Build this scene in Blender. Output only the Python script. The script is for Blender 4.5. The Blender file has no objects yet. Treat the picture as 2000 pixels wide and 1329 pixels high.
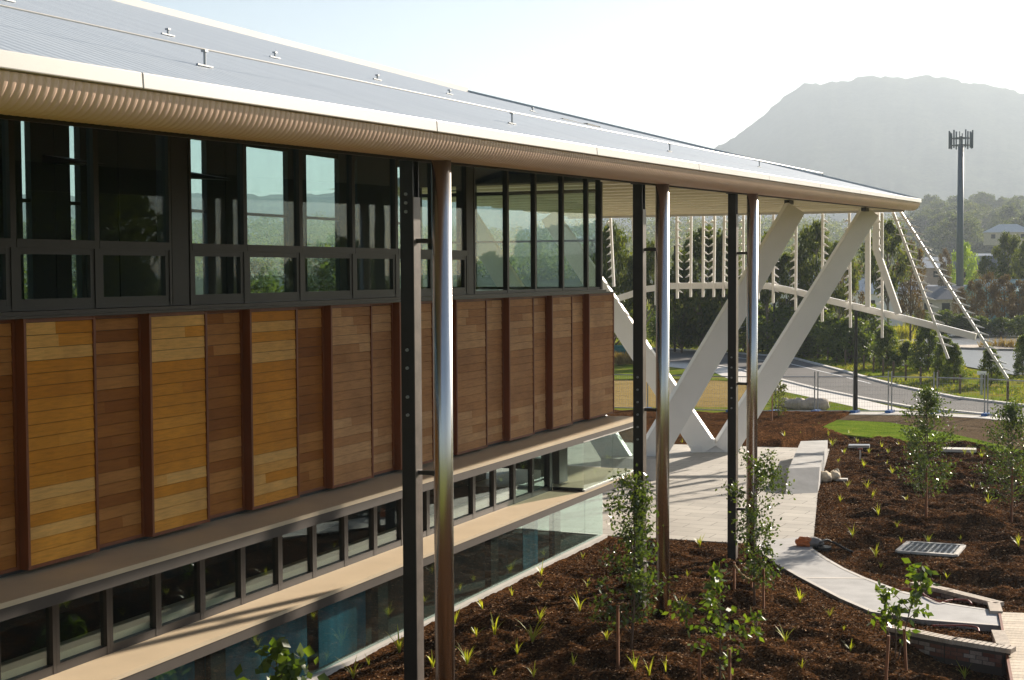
import bpy, math, random
import numpy as np
from mathutils import Vector, Matrix
R = math.radians
rng = np.random.default_rng(7); random.seed(7)
S = bpy.context.scene; COL = S.collection

# ---------------------------------------------------------------- camera
# building axes: +Y runs along the facade away from the camera, +X points out of the facade
F, HC = 2860.0, 7.06
th, pit, rol = R(23.5), math.atan(132/2860), R(0.31)
fw = np.array([-math.sin(th)*math.cos(pit), math.cos(th)*math.cos(pit), -math.sin(pit)])
r0 = np.array([math.cos(th), math.sin(th), 0.0]); u0 = np.cross(r0, fw)
CR = math.cos(rol)*r0 - math.sin(rol)*u0; CU = math.cos(rol)*u0 + math.sin(rol)*r0
CAM = np.array([0, 0, HC])
def ray(x, y): return fw*F + CR*(x-1000) - CU*(y-664.5)
def gp(x, y, z=0.0):                       # photo pixel -> point on the level z
    d = ray(x, y); return CAM + d*((z-HC)/d[2])
def atx(x, y, X): d = ray(x, y); return CAM + d*(X/d[0])
def aty(x, y, Y): d = ray(x, y); return CAM + d*(Y/d[1])
def atd(x, y, D):                          # point at horizontal distance D
    d = ray(x, y); return CAM + d*(D/math.hypot(d[0], d[1]))
cd = bpy.data.cameras.new('camera'); co = bpy.data.objects.new('camera', cd); COL.objects.link(co)
co.matrix_world = Matrix(((CR[0], CU[0], -fw[0], 0), (CR[1], CU[1], -fw[1], 0), (CR[2], CU[2], -fw[2], HC), (0, 0, 0, 1)))
cd.sensor_width = 36; cd.lens = F/2000*36; cd.clip_start = .1; cd.clip_end = 20000
S.camera = co
# ---------------------------------------------------------------- light
SUN_AZ, SUN_EL = R(16.5), R(20.8)            # azimuth from +Y towards +X
sd = np.array([math.sin(SUN_AZ)*math.cos(SUN_EL), math.cos(SUN_AZ)*math.cos(SUN_EL), math.sin(SUN_EL)])
W = bpy.data.worlds.new('World'); S.world = W; W.use_nodes = True
nt = W.node_tree; bg = nt.nodes['Background']; sky = nt.nodes.new('ShaderNodeTexSky')
sky.sky_type = 'NISHITA'; sky.sun_disc = False; sky.sun_elevation = SUN_EL; sky.sun_rotation = SUN_AZ
sky.altitude = 0; sky.air_density = 1.0; sky.dust_density = .6; sky.ozone_density = 1.0
nt.links.new(sky.outputs[0], bg.inputs[0]); bg.inputs[1].default_value = 0.05
sl = bpy.data.lights.new('sun', 'SUN'); sl.energy = 5.0; sl.angle = R(0.6); sl.color = (1, .89, .745)
so = bpy.data.objects.new('sun', sl); COL.objects.link(so)
so.rotation_euler = Vector(-sd).to_track_quat('-Z', 'Y').to_euler(); so.location = (30, 60, 60)
S.view_settings.view_transform = 'Standard'; S.view_settings.look = 'None'
S.view_settings.exposure = 1.28; S.view_settings.gamma = 1.0
cy = S.cycles; cy.max_bounces = 8; cy.diffuse_bounces = 3; cy.glossy_bounces = 3; cy.transmission_bounces = 6
cy.transparent_max_bounces = 16; cy.volume_bounces = 0; cy.caustics_reflective = False; cy.caustics_refractive = False
cy.use_denoising = True; cy.sample_clamp_indirect = 6

# ---------------------------------------------------------------- materials
MATS = {}
class NB:
    def __init__(s, name):
        s.m = bpy.data.materials.new(name); s.m.use_nodes = True; s.t = s.m.node_tree
        s.b = s.t.nodes['Principled BSDF']; s.out = s.t.nodes['Material Output']; MATS[name] = s.m
    def n(s, typ, **kw):
        nd = s.t.nodes.new('ShaderNode'+typ)
        for k, v in kw.items():
            if k.startswith('i_'):
                key = k[2:]; key = int(key) if key.isdigit() else key
                nd.inputs[key].default_value = v
            else: setattr(nd, k, v)
        return nd
    def l(s, a, b): s.t.links.new(a, b)
    def co(s, scale=(1, 1, 1)):
        g = s.n('NewGeometry'); mp = s.n('Mapping'); mp.inputs['Scale'].default_value = scale
        s.l(g.outputs['Position'], mp.inputs['Vector']); return mp.outputs[0]
    def noise(s, vec, sc, det=6, rough=.6):
        n = s.n('TexNoise'); n.inputs['Scale'].default_value = sc; n.inputs['Detail'].default_value = det
        n.inputs['Roughness'].default_value = rough; s.l(vec, n.inputs['Vector']); return n.outputs['Fac']
    def ramp(s, fac, stops):
        r = s.n('ValToRGB'); e = r.color_ramp.elements
        while len(e) < len(stops): e.new(.5)
        for el, (p, c) in zip(e, stops): el.position = p; el.color = (*c, 1)
        s.l(fac, r.inputs[0]); return r.outputs[0]
    def mix(s, fac, a, b, mode='MIX'):
        m = s.n('Mix', data_type='RGBA', blend_type=mode)
        for v, i in ((fac, 0), (a, 6), (b, 7)):
            if hasattr(v, 'is_linked'): s.l(v, m.inputs[i])
            else: m.inputs[i].default_value = v if i == 0 else (*v, 1)
        return m.outputs[2]
    def bump(s, h, strength=.3, dist=.02):
        b = s.n('Bump'); b.inputs['Strength'].default_value = strength; b.inputs['Distance'].default_value = dist
        s.l(h, b.inputs['Height']); s.l(b.outputs[0], s.b.inputs['Normal'])
    def set(s, col=None, rough=.5, metal=0., spec=.5):
        if col is not None:
            if hasattr(col, 'is_linked'): s.l(col, s.b.inputs['Base Color'])
            else: s.b.inputs['Base Color'].default_value = (*col, 1)
        s.b.inputs['Roughness'].default_value = rough; s.b.inputs['Metallic'].default_value = metal
        s.b.inputs['Specular IOR Level'].default_value = spec
        return s.m
def var(c, k): return tuple(x*k for x in c)
def simple(name, col, rough=.5, metal=0., v=.18, sc=3., bump=.0, spec=.5, stretch=(1, 1, 1)):
    b = NB(name); n = b.noise(b.co(stretch), sc)
    c = b.ramp(n, [(.3, var(col, 1-v)), (.7, var(col, 1+v))])
    b.set(c, rough, metal, spec)
    if bump: b.bump(b.noise(b.co(stretch), sc*9), bump, .01)
    return b.m
def timber(name, c1, c2, c3):
    b = NB(name); g = b.n('NewGeometry'); ri = g.outputs['Random Per Island']
    base = b.ramp(ri, [(0, c1), (.5, c2), (1, c3)])
    add = b.n('VectorMath', operation='ADD'); cx = b.n('CombineXYZ'); m = b.n('Math', operation='MULTIPLY', i_1=40.)
    b.l(ri, m.inputs[0]); b.l(m.outputs[0], cx.inputs[1]); b.l(b.co((1, 1.3, 14)), add.inputs[0]); b.l(cx.outputs[0], add.inputs[1])
    n1 = b.noise(add.outputs[0], 2.2, 8, .62)
    n1 = b.ramp(n1, [(.3, (.78, .75, .72)), (.55, (1, 1, 1)), (.75, (1.1, 1.09, 1.07))])
    n2 = b.ramp(b.noise(b.co((1, 1, 1)), .9, 3), [(.3, (.82, .8, .8)), (.7, (1.12, 1.12, 1.1))])
    n3 = b.ramp(b.noise(add.outputs[0], 7, 4, .7), [(.28, (.55, .5, .45)), (.4, (1, 1, 1))])
    c = b.mix(1., base, n1, 'MULTIPLY'); c = b.mix(1., c, n2, 'MULTIPLY'); c = b.mix(.7, c, n3, 'MULTIPLY')
    b.set(c, .6, 0, .12); b.bump(b.noise(add.outputs[0], 6, 6), .15, .004); return b.m
def leafmat(name, c1, c2, rough=.4, trans=.35, spec=.5):
    b = NB(name); g = b.n('NewGeometry')
    c = b.ramp(g.outputs['Random Per Island'], [(0, c1), (1, c2)]); b.set(c, rough, 0, spec)
    tr = b.n('BsdfTranslucent'); b.l(b.mix(1., c, (1.5, 1.5, .7), 'MULTIPLY'), tr.inputs[0])
    mx = b.n('MixShader', i_0=trans); b.l(b.b.outputs[0], mx.inputs[1]); b.l(tr.outputs[0], mx.inputs[2])
    b.l(mx.outputs[0], b.out.inputs[0]); return b.m
def glassmat(name, tint, f0=.06, grime=.0):
    b = NB(name); b.t.nodes.remove(b.b)
    tr = b.n('BsdfTransparent'); tr.inputs[0].default_value = (*tint, 1)
    gl = b.n('BsdfGlossy'); gl.inputs['Roughness'].default_value = .012; gl.inputs[0].default_value = (.9, .96, .94, 1)
    ge = b.n('NewGeometry'); dt = b.n('VectorMath', operation='DOT_PRODUCT'); b.l(ge.outputs['Normal'], dt.inputs[0]); b.l(ge.outputs['Incoming'], dt.inputs[1])
    ab = b.n('Math', operation='ABSOLUTE'); b.l(dt.outputs['Value'], ab.inputs[0]); om = b.n('Math', operation='SUBTRACT', i_0=1.); b.l(ab.outputs[0], om.inputs[1])
    pw = b.n('Math', operation='POWER', i_1=5.); b.l(om.outputs[0], pw.inputs[0])
    ad = b.n('Math', operation='MULTIPLY_ADD', i_1=.75, i_2=f0); ad.use_clamp = True; b.l(pw.outputs[0], ad.inputs[0])
    wn = b.n('Bump'); wn.inputs['Strength'].default_value = .012; wn.inputs['Distance'].default_value = .05
    b.l(b.noise(b.co(), .9, 2), wn.inputs['Height']); b.l(wn.outputs[0], gl.inputs['Normal'])
    mx = b.n('MixShader'); b.l(ad.outputs[0], mx.inputs[0]); b.l(tr.outputs[0], mx.inputs[1]); b.l(gl.outputs[0], mx.inputs[2])
    sh = mx.outputs[0]
    if grime:
        df = b.n('BsdfDiffuse'); df.inputs[0].default_value = (.6, .58, .52, 1)
        m2 = b.n('MixShader'); f = b.n('Math', operation='MULTIPLY', i_1=grime); b.l(b.noise(b.co((1, 1, .4)), 3, 6), f.inputs[0])
        b.l(f.outputs[0], m2.inputs[0]); b.l(sh, m2.inputs[1]); b.l(df.outputs[0], m2.inputs[2]); sh = m2.outputs[0]
    b.l(sh, b.out.inputs[0]); return b.m

M = {}
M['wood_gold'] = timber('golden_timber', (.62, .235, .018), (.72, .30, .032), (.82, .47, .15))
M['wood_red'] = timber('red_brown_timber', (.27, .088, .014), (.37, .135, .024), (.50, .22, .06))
M['wood_grey'] = timber('grey_brown_timber', (.43, .195, .072), (.51, .25, .10), (.62, .35, .165))  # greyer brown boards for the panels towards the far end
M['wood_frame'] = simple('timber_frame', (.20, .052, .012), .5, v=.25, sc=2, stretch=(1, 1, .2))
M['cream'] = simple('cream_roof_metal', (.56, .53, .49), .38, .0, v=.04, sc=.6, spec=.5)
M['bead'] = simple('pink_beige_roof_metal', (.80, .57, .44), .36, .0, v=.05, sc=.7, spec=.45)
M['soffit'] = simple('cream_soffit_sheet', (.84, .77, .60), .5, v=.06, sc=.5)
M['white'] = simple('white_paint', (.86, .84, .815), .4, v=.04, sc=.8)
M['dark'] = simple('dark_window_metal', (.018, .015, .014), .45, .2, v=.2, sc=3)
M['bronze'] = simple('bronze_grey_metal', (.040, .031, .025), .42, .2, v=.15, sc=3)
M['steel_black'] = simple('black_painted_steel', (.012, .011, .011), .42, .0, v=.3, sc=5, bump=.25)
M['plate'] = simple('sunlit_column_steel', (.17, .14, .12), .4, .0, v=.25, sc=4, bump=.3)  # lighter tone paints the grazing sun on the columns' outer face
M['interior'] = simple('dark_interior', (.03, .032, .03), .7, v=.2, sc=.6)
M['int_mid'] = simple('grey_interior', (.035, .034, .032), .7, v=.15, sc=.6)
M['blue_film'] = simple('blue_film', (.04, .17, .26), .5, v=.6, sc=1.6, stretch=(1, 1, .12))  # darker vertical streaks in the colour stand for shaded folds
M['ledge'] = simple('painted_ledge', (.62, .49, .33), .55, v=.07, sc=1.2, bump=.08)
M['ledge_edge'] = simple('grey_ledge_edge', (.065, .05, .04), .55, v=.12, sc=2)
M['frame_dark'] = simple('black_brown_window_frame', (.024, .021, .019), .42, .2, v=.15, sc=3)
M['conc'] = simple('pale_concrete', (.57, .53, .48), .8, v=.10, sc=1.3, bump=.15)
M['conc_blue'] = simple('smooth_concrete', (.46, .45, .44), .8, v=.16, sc=1.6, bump=.15, spec=.2)
M['galv'] = simple('galvanised_steel', (.36, .37, .38), .45, .6, v=.15, sc=6)
M['bark'] = simple('brown_bark', (.13, .085, .055), .9, v=.35, sc=8, bump=.4, stretch=(1, 1, .3))
M['bark_pale'] = simple('pale_bark', (.27, .22, .17), .9, v=.35, sc=5, bump=.3, stretch=(1, 1, .3))
M['stake'] = simple('hardwood_stake', (.26, .10, .035), .7, v=.25, sc=6, stretch=(1, 1, .2))
M['hessian'] = simple('hessian_tie', (.50, .36, .17), .9, v=.15, sc=20)
M['rock'] = simple('boulder', (.44, .37, .30), .9, v=.35, sc=3, bump=.5)
M['black_rubber'] = simple('black_hose_rubber', (.015, .013, .013), .5, v=.2)
M['red_rubber'] = simple('red_hose_rubber', (.22, .035, .02), .5, v=.2)
M['orange'] = simple('orange_cloth', (.62, .17, .04), .6, v=.25, sc=6)
M['grey_cloth'] = simple('grey_cloth', (.30, .27, .25), .8, v=.2, sc=6)
M['cream_cloth'] = simple('cream_sacking', (.62, .52, .38), .9, v=.3, sc=9, bump=.5)
M['blue_block'] = simple('blue_plastic', (.015, .10, .32), .5, v=.2)
M['tarp'] = simple('green_tarp', (.03, .14, .11), .5, v=.3, sc=3)
M['mast'] = simple('grey_mast_paint', (.10, .125, .155), .5, v=.1)
M['brick'] = None
M['leaf_small'] = leafmat('small_glossy_leaf', (.035, .065, .012), (.11, .15, .025), .28, .36, .7)
M['leaf_big'] = leafmat('broad_bright_leaf', (.06, .105, .012), (.15, .21, .022), .32, .40)
M['leaf_tuft'] = leafmat('strappy_lime_leaf', (.26, .32, .02), (.48, .47, .06), .45, .40)
M['leaf_gum'] = leafmat('olive_gum_leaf', (.045, .065, .018), (.13, .145, .035), .6, .52, .15)
M['leaf_dense'] = leafmat('dark_evergreen_leaf', (.030, .052, .014), (.105, .120, .025), .6, .50, .15)
M['leaf_lime'] = leafmat('lime_spring_leaf', (.16, .25, .03), (.30, .38, .05), .5, .45)
M['leaf_rust'] = leafmat('rusty_brown_leaf', (.09, .065, .03), (.17, .11, .05), .6, .3)
M['leaf_pine'] = leafmat('feathery_green_leaf', (.040, .072, .014), (.15, .18, .028), .55, .5)
M['reed'] = leafmat('straw_reed', (.20, .13, .04), (.34, .24, .08), .7, .3)
M['leaf_yellow'] = leafmat('yellow_flowering_leaf', (.25, .25, .02), (.42, .38, .03), .6, .4)
M['glass'] = glassmat('tinted_window_glass', (.85, .93, .92), .012)
M['glass_strip'] = glassmat('strip_window_glass', (.80, .88, .87), .06)
M['glass_clear'] = glassmat('clear_balustrade_glass', (.88, .94, .92), .02, .10)
M['glass_base'] = glassmat('ground_floor_glass', (.76, .88, .86), .13, .02)

def steel_pipe():
    b = NB('stainless_pipe'); n = b.noise(b.co((6, 6, .25)), 3, 5)
    b.set(b.ramp(n, [(.3, (.60, .58, .56)), (.7, (.68, .66, .64))]), .27, 1.0); return b.m
M['pipe'] = steel_pipe()
def roof_sheet():
    b = NB('roof_sheet'); w = b.n('TexWave', wave_type='BANDS', bands_direction='Y'); w.inputs['Scale'].default_value = 1.6
    w.inputs['Distortion'].default_value = 0.; b.l(b.co((1, 1, 1)), w.inputs['Vector'])
    n = b.noise(b.co((.15, 2, .15)), 1.2, 4)
    b.set(b.ramp(n, [(.3, (.36, .40, .44)), (.7, (.42, .46, .50))]), .45, .0); b.bump(w.outputs['Fac'], .35, .02); return b.m
M['roof'] = roof_sheet()
def mulch():
    b = NB('bark_mulch'); p = b.co((1, 1, 1)); v = b.n('TexVoronoi'); v.inputs['Scale'].default_value = 26; b.l(p, v.inputs['Vector'])
    c = b.ramp(v.outputs['Color'], [(0, (.010, .005, .002)), (.5, (.058, .027, .011)), (.85, (.14, .070, .030)), (1, (.26, .14, .07))])
    n = b.ramp(b.noise(p, 1.1, 5), [(.3, (.5, .48, .45)), (.7, (1.6, 1.5, 1.4))]); b.set(b.mix(1., c, n, 'MULTIPLY'), 1., 0, .0)
    b.bump(b.noise(p, 20, 6, .75), .9, .05); return b.m
M['mulch'] = mulch()
def chip():
    b = NB('mulch_chip'); g = b.n('NewGeometry')
    b.set(b.ramp(g.outputs['Random Per Island'], [(0, (.012, .005, .002)), (.5, (.075, .034, .013)), (.8, (.24, .125, .055)), (1, (.62, .40, .22))]), .8, 0, .08); return b.m
M['chip'] = chip()
def grassmat(name, stops, sc=.6, fine=14, rough=.95):
    b = NB(name); p = b.co((1, 1, 1)); n = b.noise(p, sc, 7, .65); c = b.ramp(n, stops)
    f = b.ramp(b.noise(p, fine, 5, .8), [(.3, (.55, .55, .5)), (.7, (1.4, 1.4, 1.3))]); b.set(b.mix(1., c, f, 'MULTIPLY'), rough, 0, .0)
    b.bump(b.noise(p, fine*1.5, 5, .8), 1., .08); return b.m
M['field'] = grassmat('dry_field', [(.30, (.40, .29, .13)), (.62, (.34, .24, .10)), (.72, (.22, .20, .06))], .35, 9)
M['lawn'] = grassmat('green_lawn', [(.32, (.30, .24, .07)), (.5, (.17, .21, .03)), (.7, (.12, .19, .02))], .5, 10)
M['bright_lawn'] = grassmat('bright_turf', [(.3, (.10, .17, .02)), (.55, (.17, .24, .03)), (.72, (.26, .28, .06))], .9, 9)
M['bank'] = grassmat('grass_bank', [(.32, (.30, .20, .07)), (.48, (.24, .24, .04)), (.66, (.15, .25, .02))], .16, 5)
M['bank_blade'] = leafmat('bank_grass_blade', (.10, .15, .012), (.24, .22, .05), .7, .4, .05)
M['soil'] = grassmat('brown_soil', [(.3, (.12, .085, .06)), (.7, (.20, .145, .10))], .6, 12)
M['hill'] = grassmat('forested_hill', [(.35, (.045, .054, .040)), (.65, (.070, .078, .054))], .02, .12)
def asphalt():
    b = NB('grey_asphalt'); p = b.co((1, 1, 1)); n = b.noise(p, .35, 6)
    c = b.ramp(n, [(.3, (.115, .11, .105)), (.7, (.16, .15, .142))]); f = b.ramp(b.noise(p, 30, 3), [(.3, (.8,)*3), (.7, (1.2,)*3)])
    b.set(b.mix(1., c, f, 'MULTIPLY'), .9, 0, .1); b.bump(b.noise(p, 60, 3), .3, .01); return b.m
M['asphalt'] = asphalt()
def paving():
    b = NB('paving_slabs'); p = b.co((1, 1, 1)); br = b.n('TexBrick'); br.offset = .5
    mp = b.n('Mapping'); mp.inputs['Rotation'].default_value = (0, 0, R(4)); b.l(p, mp.inputs['Vector']); b.l(mp.outputs[0], br.inputs['Vector'])
    br.inputs['Color1'].default_value = (.43, .40, .36, 1); br.inputs['Color2'].default_value = (.50, .465, .42, 1); br.inputs['Mortar'].default_value = (.17, .15, .13, 1)
    br.inputs['Scale'].default_value = 1.0; br.inputs['Mortar Size'].default_value = .012; br.inputs['Brick Width'].default_value = 1.2; br.inputs['Row Height'].default_value = .6
    n = b.ramp(b.noise(p, .7, 6), [(.3, (.84, .83, .82)), (.7, (1.1, 1.1, 1.08))]); c = b.mix(1., br.outputs[0], n, 'MULTIPLY')
    b.set(c, .75, 0, .4); b.bump(b.noise(p, 25, 4), .15, .01); return b.m
M['paving'] = paving()
def brick():
    b = NB('mixed_brick'); g = b.n('NewGeometry'); c = b.ramp(g.outputs['Random Per Island'], [(0, (.16, .055, .035)), (.4, (.24, .11, .075)), (.7, (.30, .21, .17)), (1, (.42, .34, .28))])
    n = b.ramp(b.noise(b.co((1, 1, 1)), 18, 5), [(.3, (.7,)*3), (.7, (1.2,)*3)]); b.set(b.mix(1., c, n, 'MULTIPLY'), .85); b.bump(b.noise(b.co((1, 1, 1)), 40, 4), .4, .01); return b.m
M['brick'] = brick()
M['coping'] = simple('coping_brick', (.50, .42, .34), .8, v=.2, sc=5, bump=.2)
def deckmat():
    b = NB('pale_deck_boards'); g = b.n('NewGeometry'); c = b.ramp(g.outputs['Random Per Island'], [(0, (.42, .33, .23)), (1, (.58, .47, .34))])
    n = b.ramp(b.noise(b.co((8, 1, 8)), 3, 5), [(.3, (.8,)*3), (.7, (1.15,)*3)]); b.set(b.mix(1., c, n, 'MULTIPLY'), .6); return b.m
M['deck'] = deckmat()
def water():
    b = NB('pond_water'); b.set((.06, .06, .055), .34, 0, 1.); b.bump(b.noise(b.co((.6, 1.6, 1)), 1.1, 4), .35, .25); return b.m
M['water'] = water()

# ---------------------------------------------------------------- building blocks
ORG = {}
def tag(o, label=None, cat=None, group=None, kind=None):
    if label: o['label'] = label
    if cat: o['category'] = cat
    if group: o['group'] = group
    if kind: o['kind'] = kind
    return o
def thing(name, label, cat, loc, group=None):
    o = bpy.data.objects.new(name, None); o.empty_display_size = .3; COL.objects.link(o); o.location = tuple(loc); ORG[o.name] = np.array(loc, float)
    return tag(o, label, cat, group)
def link_np(name, V, Fq, mat, parent=None, smooth=False):
    V = np.asarray(V, float)
    org = np.zeros(3)
    if parent is not None: org = ORG[parent.name]
    me = bpy.data.meshes.new(name); me.from_pydata((V-org).tolist() if len(V) < 4000 or not isinstance(Fq, np.ndarray) else [], [], [] if isinstance(Fq, np.ndarray) and len(V) >= 4000 else [tuple(f) for f in Fq])
    if isinstance(Fq, np.ndarray) and len(V) >= 4000:
        k = Fq.shape[1]; me.vertices.add(len(V)); me.vertices.foreach_set('co', (V-org).ravel())
        me.loops.add(len(Fq)*k); me.loops.foreach_set('vertex_index', Fq.ravel().astype(np.int32))
        me.polygons.add(len(Fq)); me.polygons.foreach_set('loop_start', np.arange(0, len(Fq)*k, k, dtype=np.int32))
        me.update(calc_edges=True)
    if smooth: me.polygons.foreach_set('use_smooth', [True]*len(me.polygons))
    me.materials.append(mat); me.validate(); me.update()
    o = bpy.data.objects.new(name, me); COL.objects.link(o); ORG[o.name] = org
    if parent is not None: o.parent = parent
    return o
class MB:
    def __init__(s): s.v = []; s.f = []
    def add(s, V, Fs):
        b = len(s.v); s.v += [tuple(map(float, p)) for p in V]; s.f += [tuple(i+b for i in f) for f in Fs]; return s
    def box(s, x0, x1, y0, y1, z0, z1):
        return s.hexa([(x0, y0, z0), (x1, y0, z0), (x1, y1, z0), (x0, y1, z0)], [(x0, y0, z1), (x1, y0, z1), (x1, y1, z1), (x0, y1, z1)])
    def hexa(s, b, t): return s.prism_lt(b, t)
    def prism_lt(s, lo, hi):
        n = len(lo); fs = [tuple(range(n))[::-1], tuple(range(n, 2*n))]
        for i in range(n): j = (i+1) % n; fs.append((i, j, n+j, n+i))
        return s.add(list(lo)+list(hi), fs)
    def prism(s, poly, z0, z1):
        a = sum(poly[i][0]*poly[(i+1) % len(poly)][1]-poly[(i+1) % len(poly)][0]*poly[i][1] for i in range(len(poly)))
        if a < 0: poly = poly[::-1]
        return s.prism_lt([(p[0], p[1], z0) for p in poly], [(p[0], p[1], z1) for p in poly])
    def bar(s, p, q, w, d, side=None, w2=None, d2=None):      # box along p->q, w along side, d along the other
        p = np.array(p, float); q = np.array(q, float); ax = (q-p)/np.linalg.norm(q-p)
        if side is None: side = np.array([0, 0, 1.]) if abs(ax[2]) < .9 else np.array([1., 0, 0])
        side = np.array(side, float); side = side-ax*(side@ax); side /= np.linalg.norm(side); o = np.cross(ax, side)
        w2 = w if w2 is None else w2; d2 = d if d2 is None else d2
        def ring(c, a, b): return [c-side*a/2-o*b/2, c+side*a/2-o*b/2, c+side*a/2+o*b/2, c-side*a/2+o*b/2]
        return s.prism_lt(ring(p, w, d), ring(q, w2, d2))
    def tube(s, pts, r, seg=8, cap=True):
        pts = [np.array(p, float) for p in pts]; rs = r if hasattr(r, '__len__') else [r]*len(pts); V = []; n = len(pts)
        for i, p in enumerate(pts):
            t = pts[min(i+1, n-1)]-pts[max(i-1, 0)]; t /= (np.linalg.norm(t)+1e-9)
            a = np.array([1., 0, 0]) if abs(t[0]) < .8 else np.array([0, 1., 0]); a = a-t*(a@t); a /= np.linalg.norm(a); b = np.cross(t, a)
            V += [p+rs[i]*(math.cos(2*math.pi*k/seg)*a+math.sin(2*math.pi*k/seg)*b) for k in range(seg)]
        Fs = [(i*seg+k, i*seg+(k+1) % seg, (i+1)*seg+(k+1) % seg, (i+1)*seg+k) for i in range(n-1) for k in range(seg)]
        if cap: Fs += [tuple(range(seg))[::-1], tuple(range((n-1)*seg, n*seg))]
        return s.add(V, Fs)
    def blob(s, c, r, nu=10, nv=7, jit=.15, seed=0):
        g = np.random.default_rng(seed); V = []; Fs = []
        for j in range(nv+1):
            for i in range(nu):
                a = 2*math.pi*i/nu; t = math.pi*j/nv; k = 1+g.uniform(-jit, jit)*(0 if j in (0, nv) else 1)
                V.append((c[0]+r[0]*k*math.sin(t)*math.cos(a), c[1]+r[1]*k*math.sin(t)*math.sin(a), c[2]+r[2]*k*math.cos(t)))
        for j in range(nv):
            for i in range(nu): Fs.append((j*nu+i, (j+1)*nu+i, (j+1)*nu+(i+1) % nu, j*nu+(i+1) % nu))
        return s.add(V, Fs)
    def build(s, name, mat, parent=None, smooth=False, bevel=0):
        o = link_np(name, s.v, s.f, mat, parent, smooth)
        if bevel:
            m = o.modifiers.new('bevel', 'BEVEL'); m.width = bevel; m.segments = 2; m.limit_method = 'ANGLE'
        return o
def struct(name, mb, mat): return tag(mb.build(name, mat), kind='structure')
def copy_tree(o, parent=None):
    c = o.copy(); COL.objects.link(c); ORG[c.name] = ORG.get(o.name, np.zeros(3)); c.parent = parent
    for ch in list(o.children): copy_tree(ch, c)
    return c
def inpoly(P, poly):
    x, y = P[:, 0], P[:, 1]; r = np.zeros(len(P), bool); n = len(poly)
    for i in range(n):
        x0, y0 = poly[i][:2]; x1, y1 = poly[(i+1) % n][:2]
        c = ((y0 > y) != (y1 > y)); r ^= c & (x < (x1-x0)*(y-y0)/((y1-y0) if y1 != y0 else 1e-9)+x0)
    return r
def g2(pts, z=0): return [tuple(gp(*p, z)[:2]) for p in pts]
def leaves(C, size, aspect=.5, droop=0., n=None):
    """quads (diamonds folded along nothing) at the points C with random directions"""
    N = len(C); d = rng.normal(size=(N, 3)); d[:, 2] -= droop; d /= np.linalg.norm(d, axis=1)[:, None]
    e = rng.normal(size=(N, 3)); e -= d*(e*d).sum(1)[:, None]; e /= np.linalg.norm(e, axis=1)[:, None]
    sz = size*rng.uniform(.6, 1.3, N)[:, None]
    V = np.stack([C, C+d*sz*.45+e*sz*aspect*.5, C+d*sz, C+d*sz*.45-e*sz*aspect*.5], 1).reshape(-1, 3)
    return V, np.arange(4*N).reshape(-1, 4)

# ---------------------------------------------------------------- ground
PLAZA = [(-30, 36.9), (-13.2, 36.75), (-8.16, 37.1), (-8.0, 38.2)] + g2([(1597, 963), (1620, 877), (1310, 868)]) + [(-34, 56.5)]
PATH_L = g2([(1470, 1060), (1490, 1083), (1515, 1104), (1560, 1130), (1640, 1172), (1700, 1198), (1800, 1214), (1955, 1226)])
PATH_R = g2([(1580, 1050), (1588, 1075), (1615, 1093), (1650, 1113), (1690, 1131), (1760, 1157), (1850, 1181), (1945, 1196)])
PATH = PATH_L + PATH_R[::-1]
MULCH = [(-13.25, 8), (-13.25, 36.6), (-13.25, 57.)] + g2([(1150, 806), (1190, 803), (1440, 806), (1480, 814), (1570, 820), (1640, 845), (1760, 860), (1870, 883), (1960, 906), (2080, 935)]) + [(14, 52), (33, 52), (33, 8)]
_gr = [(rng.uniform(-1, 1, 2)*k, rng.uniform(0, 6.28), a) for k, a, m in ((.35, .07, 4), (.9, .035, 6), (2.2, .022, 8), (4.5, .012, 9)) for _ in range(m)]
def pdist(x, y, poly):
    d = np.full(np.shape(x), 1e9)
    for (ax, ay), (bx, by) in zip(poly, list(poly[1:])+[poly[0]]):
        L2 = (bx-ax)**2+(by-ay)**2+1e-9; t = np.clip(((x-ax)*(bx-ax)+(y-ay)*(by-ay))/L2, 0, 1); d = np.minimum(d, np.hypot(x-ax-t*(bx-ax), y-ay-t*(by-ay)))
    return d
def gz(x, y):
    x = np.asarray(x, float); y = np.asarray(y, float); h = np.zeros_like(x)
    for k, ph, a in _gr: h = h + a*np.sin(k[0]*6.28*x*.55+k[1]*6.28*y*.55+ph)*.8
    h = h + .45*np.exp(-(((x+4.5)/4.5)**2+((y-56)/8)**2)) + .25*np.exp(-(((x+10)/3)**2+((y-26)/7)**2))
    h = h*np.clip((x+13.2)/1.5, .15, 1)
    h = np.clip(np.minimum(pdist(x, y, PATH), pdist(x, y, PLAZA))/1.6, 0, 1)*h*(1-np.exp(-(((x+4.95)**2+(y-37.8)**2)/2.2)**2)) - .015
    return np.maximum(h - .42*np.exp(-(((x+2.2)/1.9)**2+((y-27.6)/1.9)**2)), -.55)
mb = MB(); n = 64
V = [(0, 0, -.62)]; Fs = []
RR = [64, 76, 200, 700, 5400]
for r_ in RR: V += [(r_*math.cos(6.2832*i/n), r_*math.sin(6.2832*i/n), -.62 if r_ < 70 else -.14) for i in range(n)]
for i in range(n): Fs.append((0, 1+i, 1+(i+1) % n))
for k in range(len(RR)-1):
    for i in range(n): a = 1+k*n; b = a+n; Fs.append((a+i, b+i, b+(i+1) % n, a+(i+1) % n))
mb.add(V, Fs); struct('ground', mb, M['bank'])
st = .085; X = np.concatenate([np.arange(-13.3, 6, st), np.arange(6, 34, .8)]); Y = np.concatenate([np.arange(8, 18, .3), np.arange(18, 63, st*1.1), np.arange(63, 74, .4)])
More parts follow.
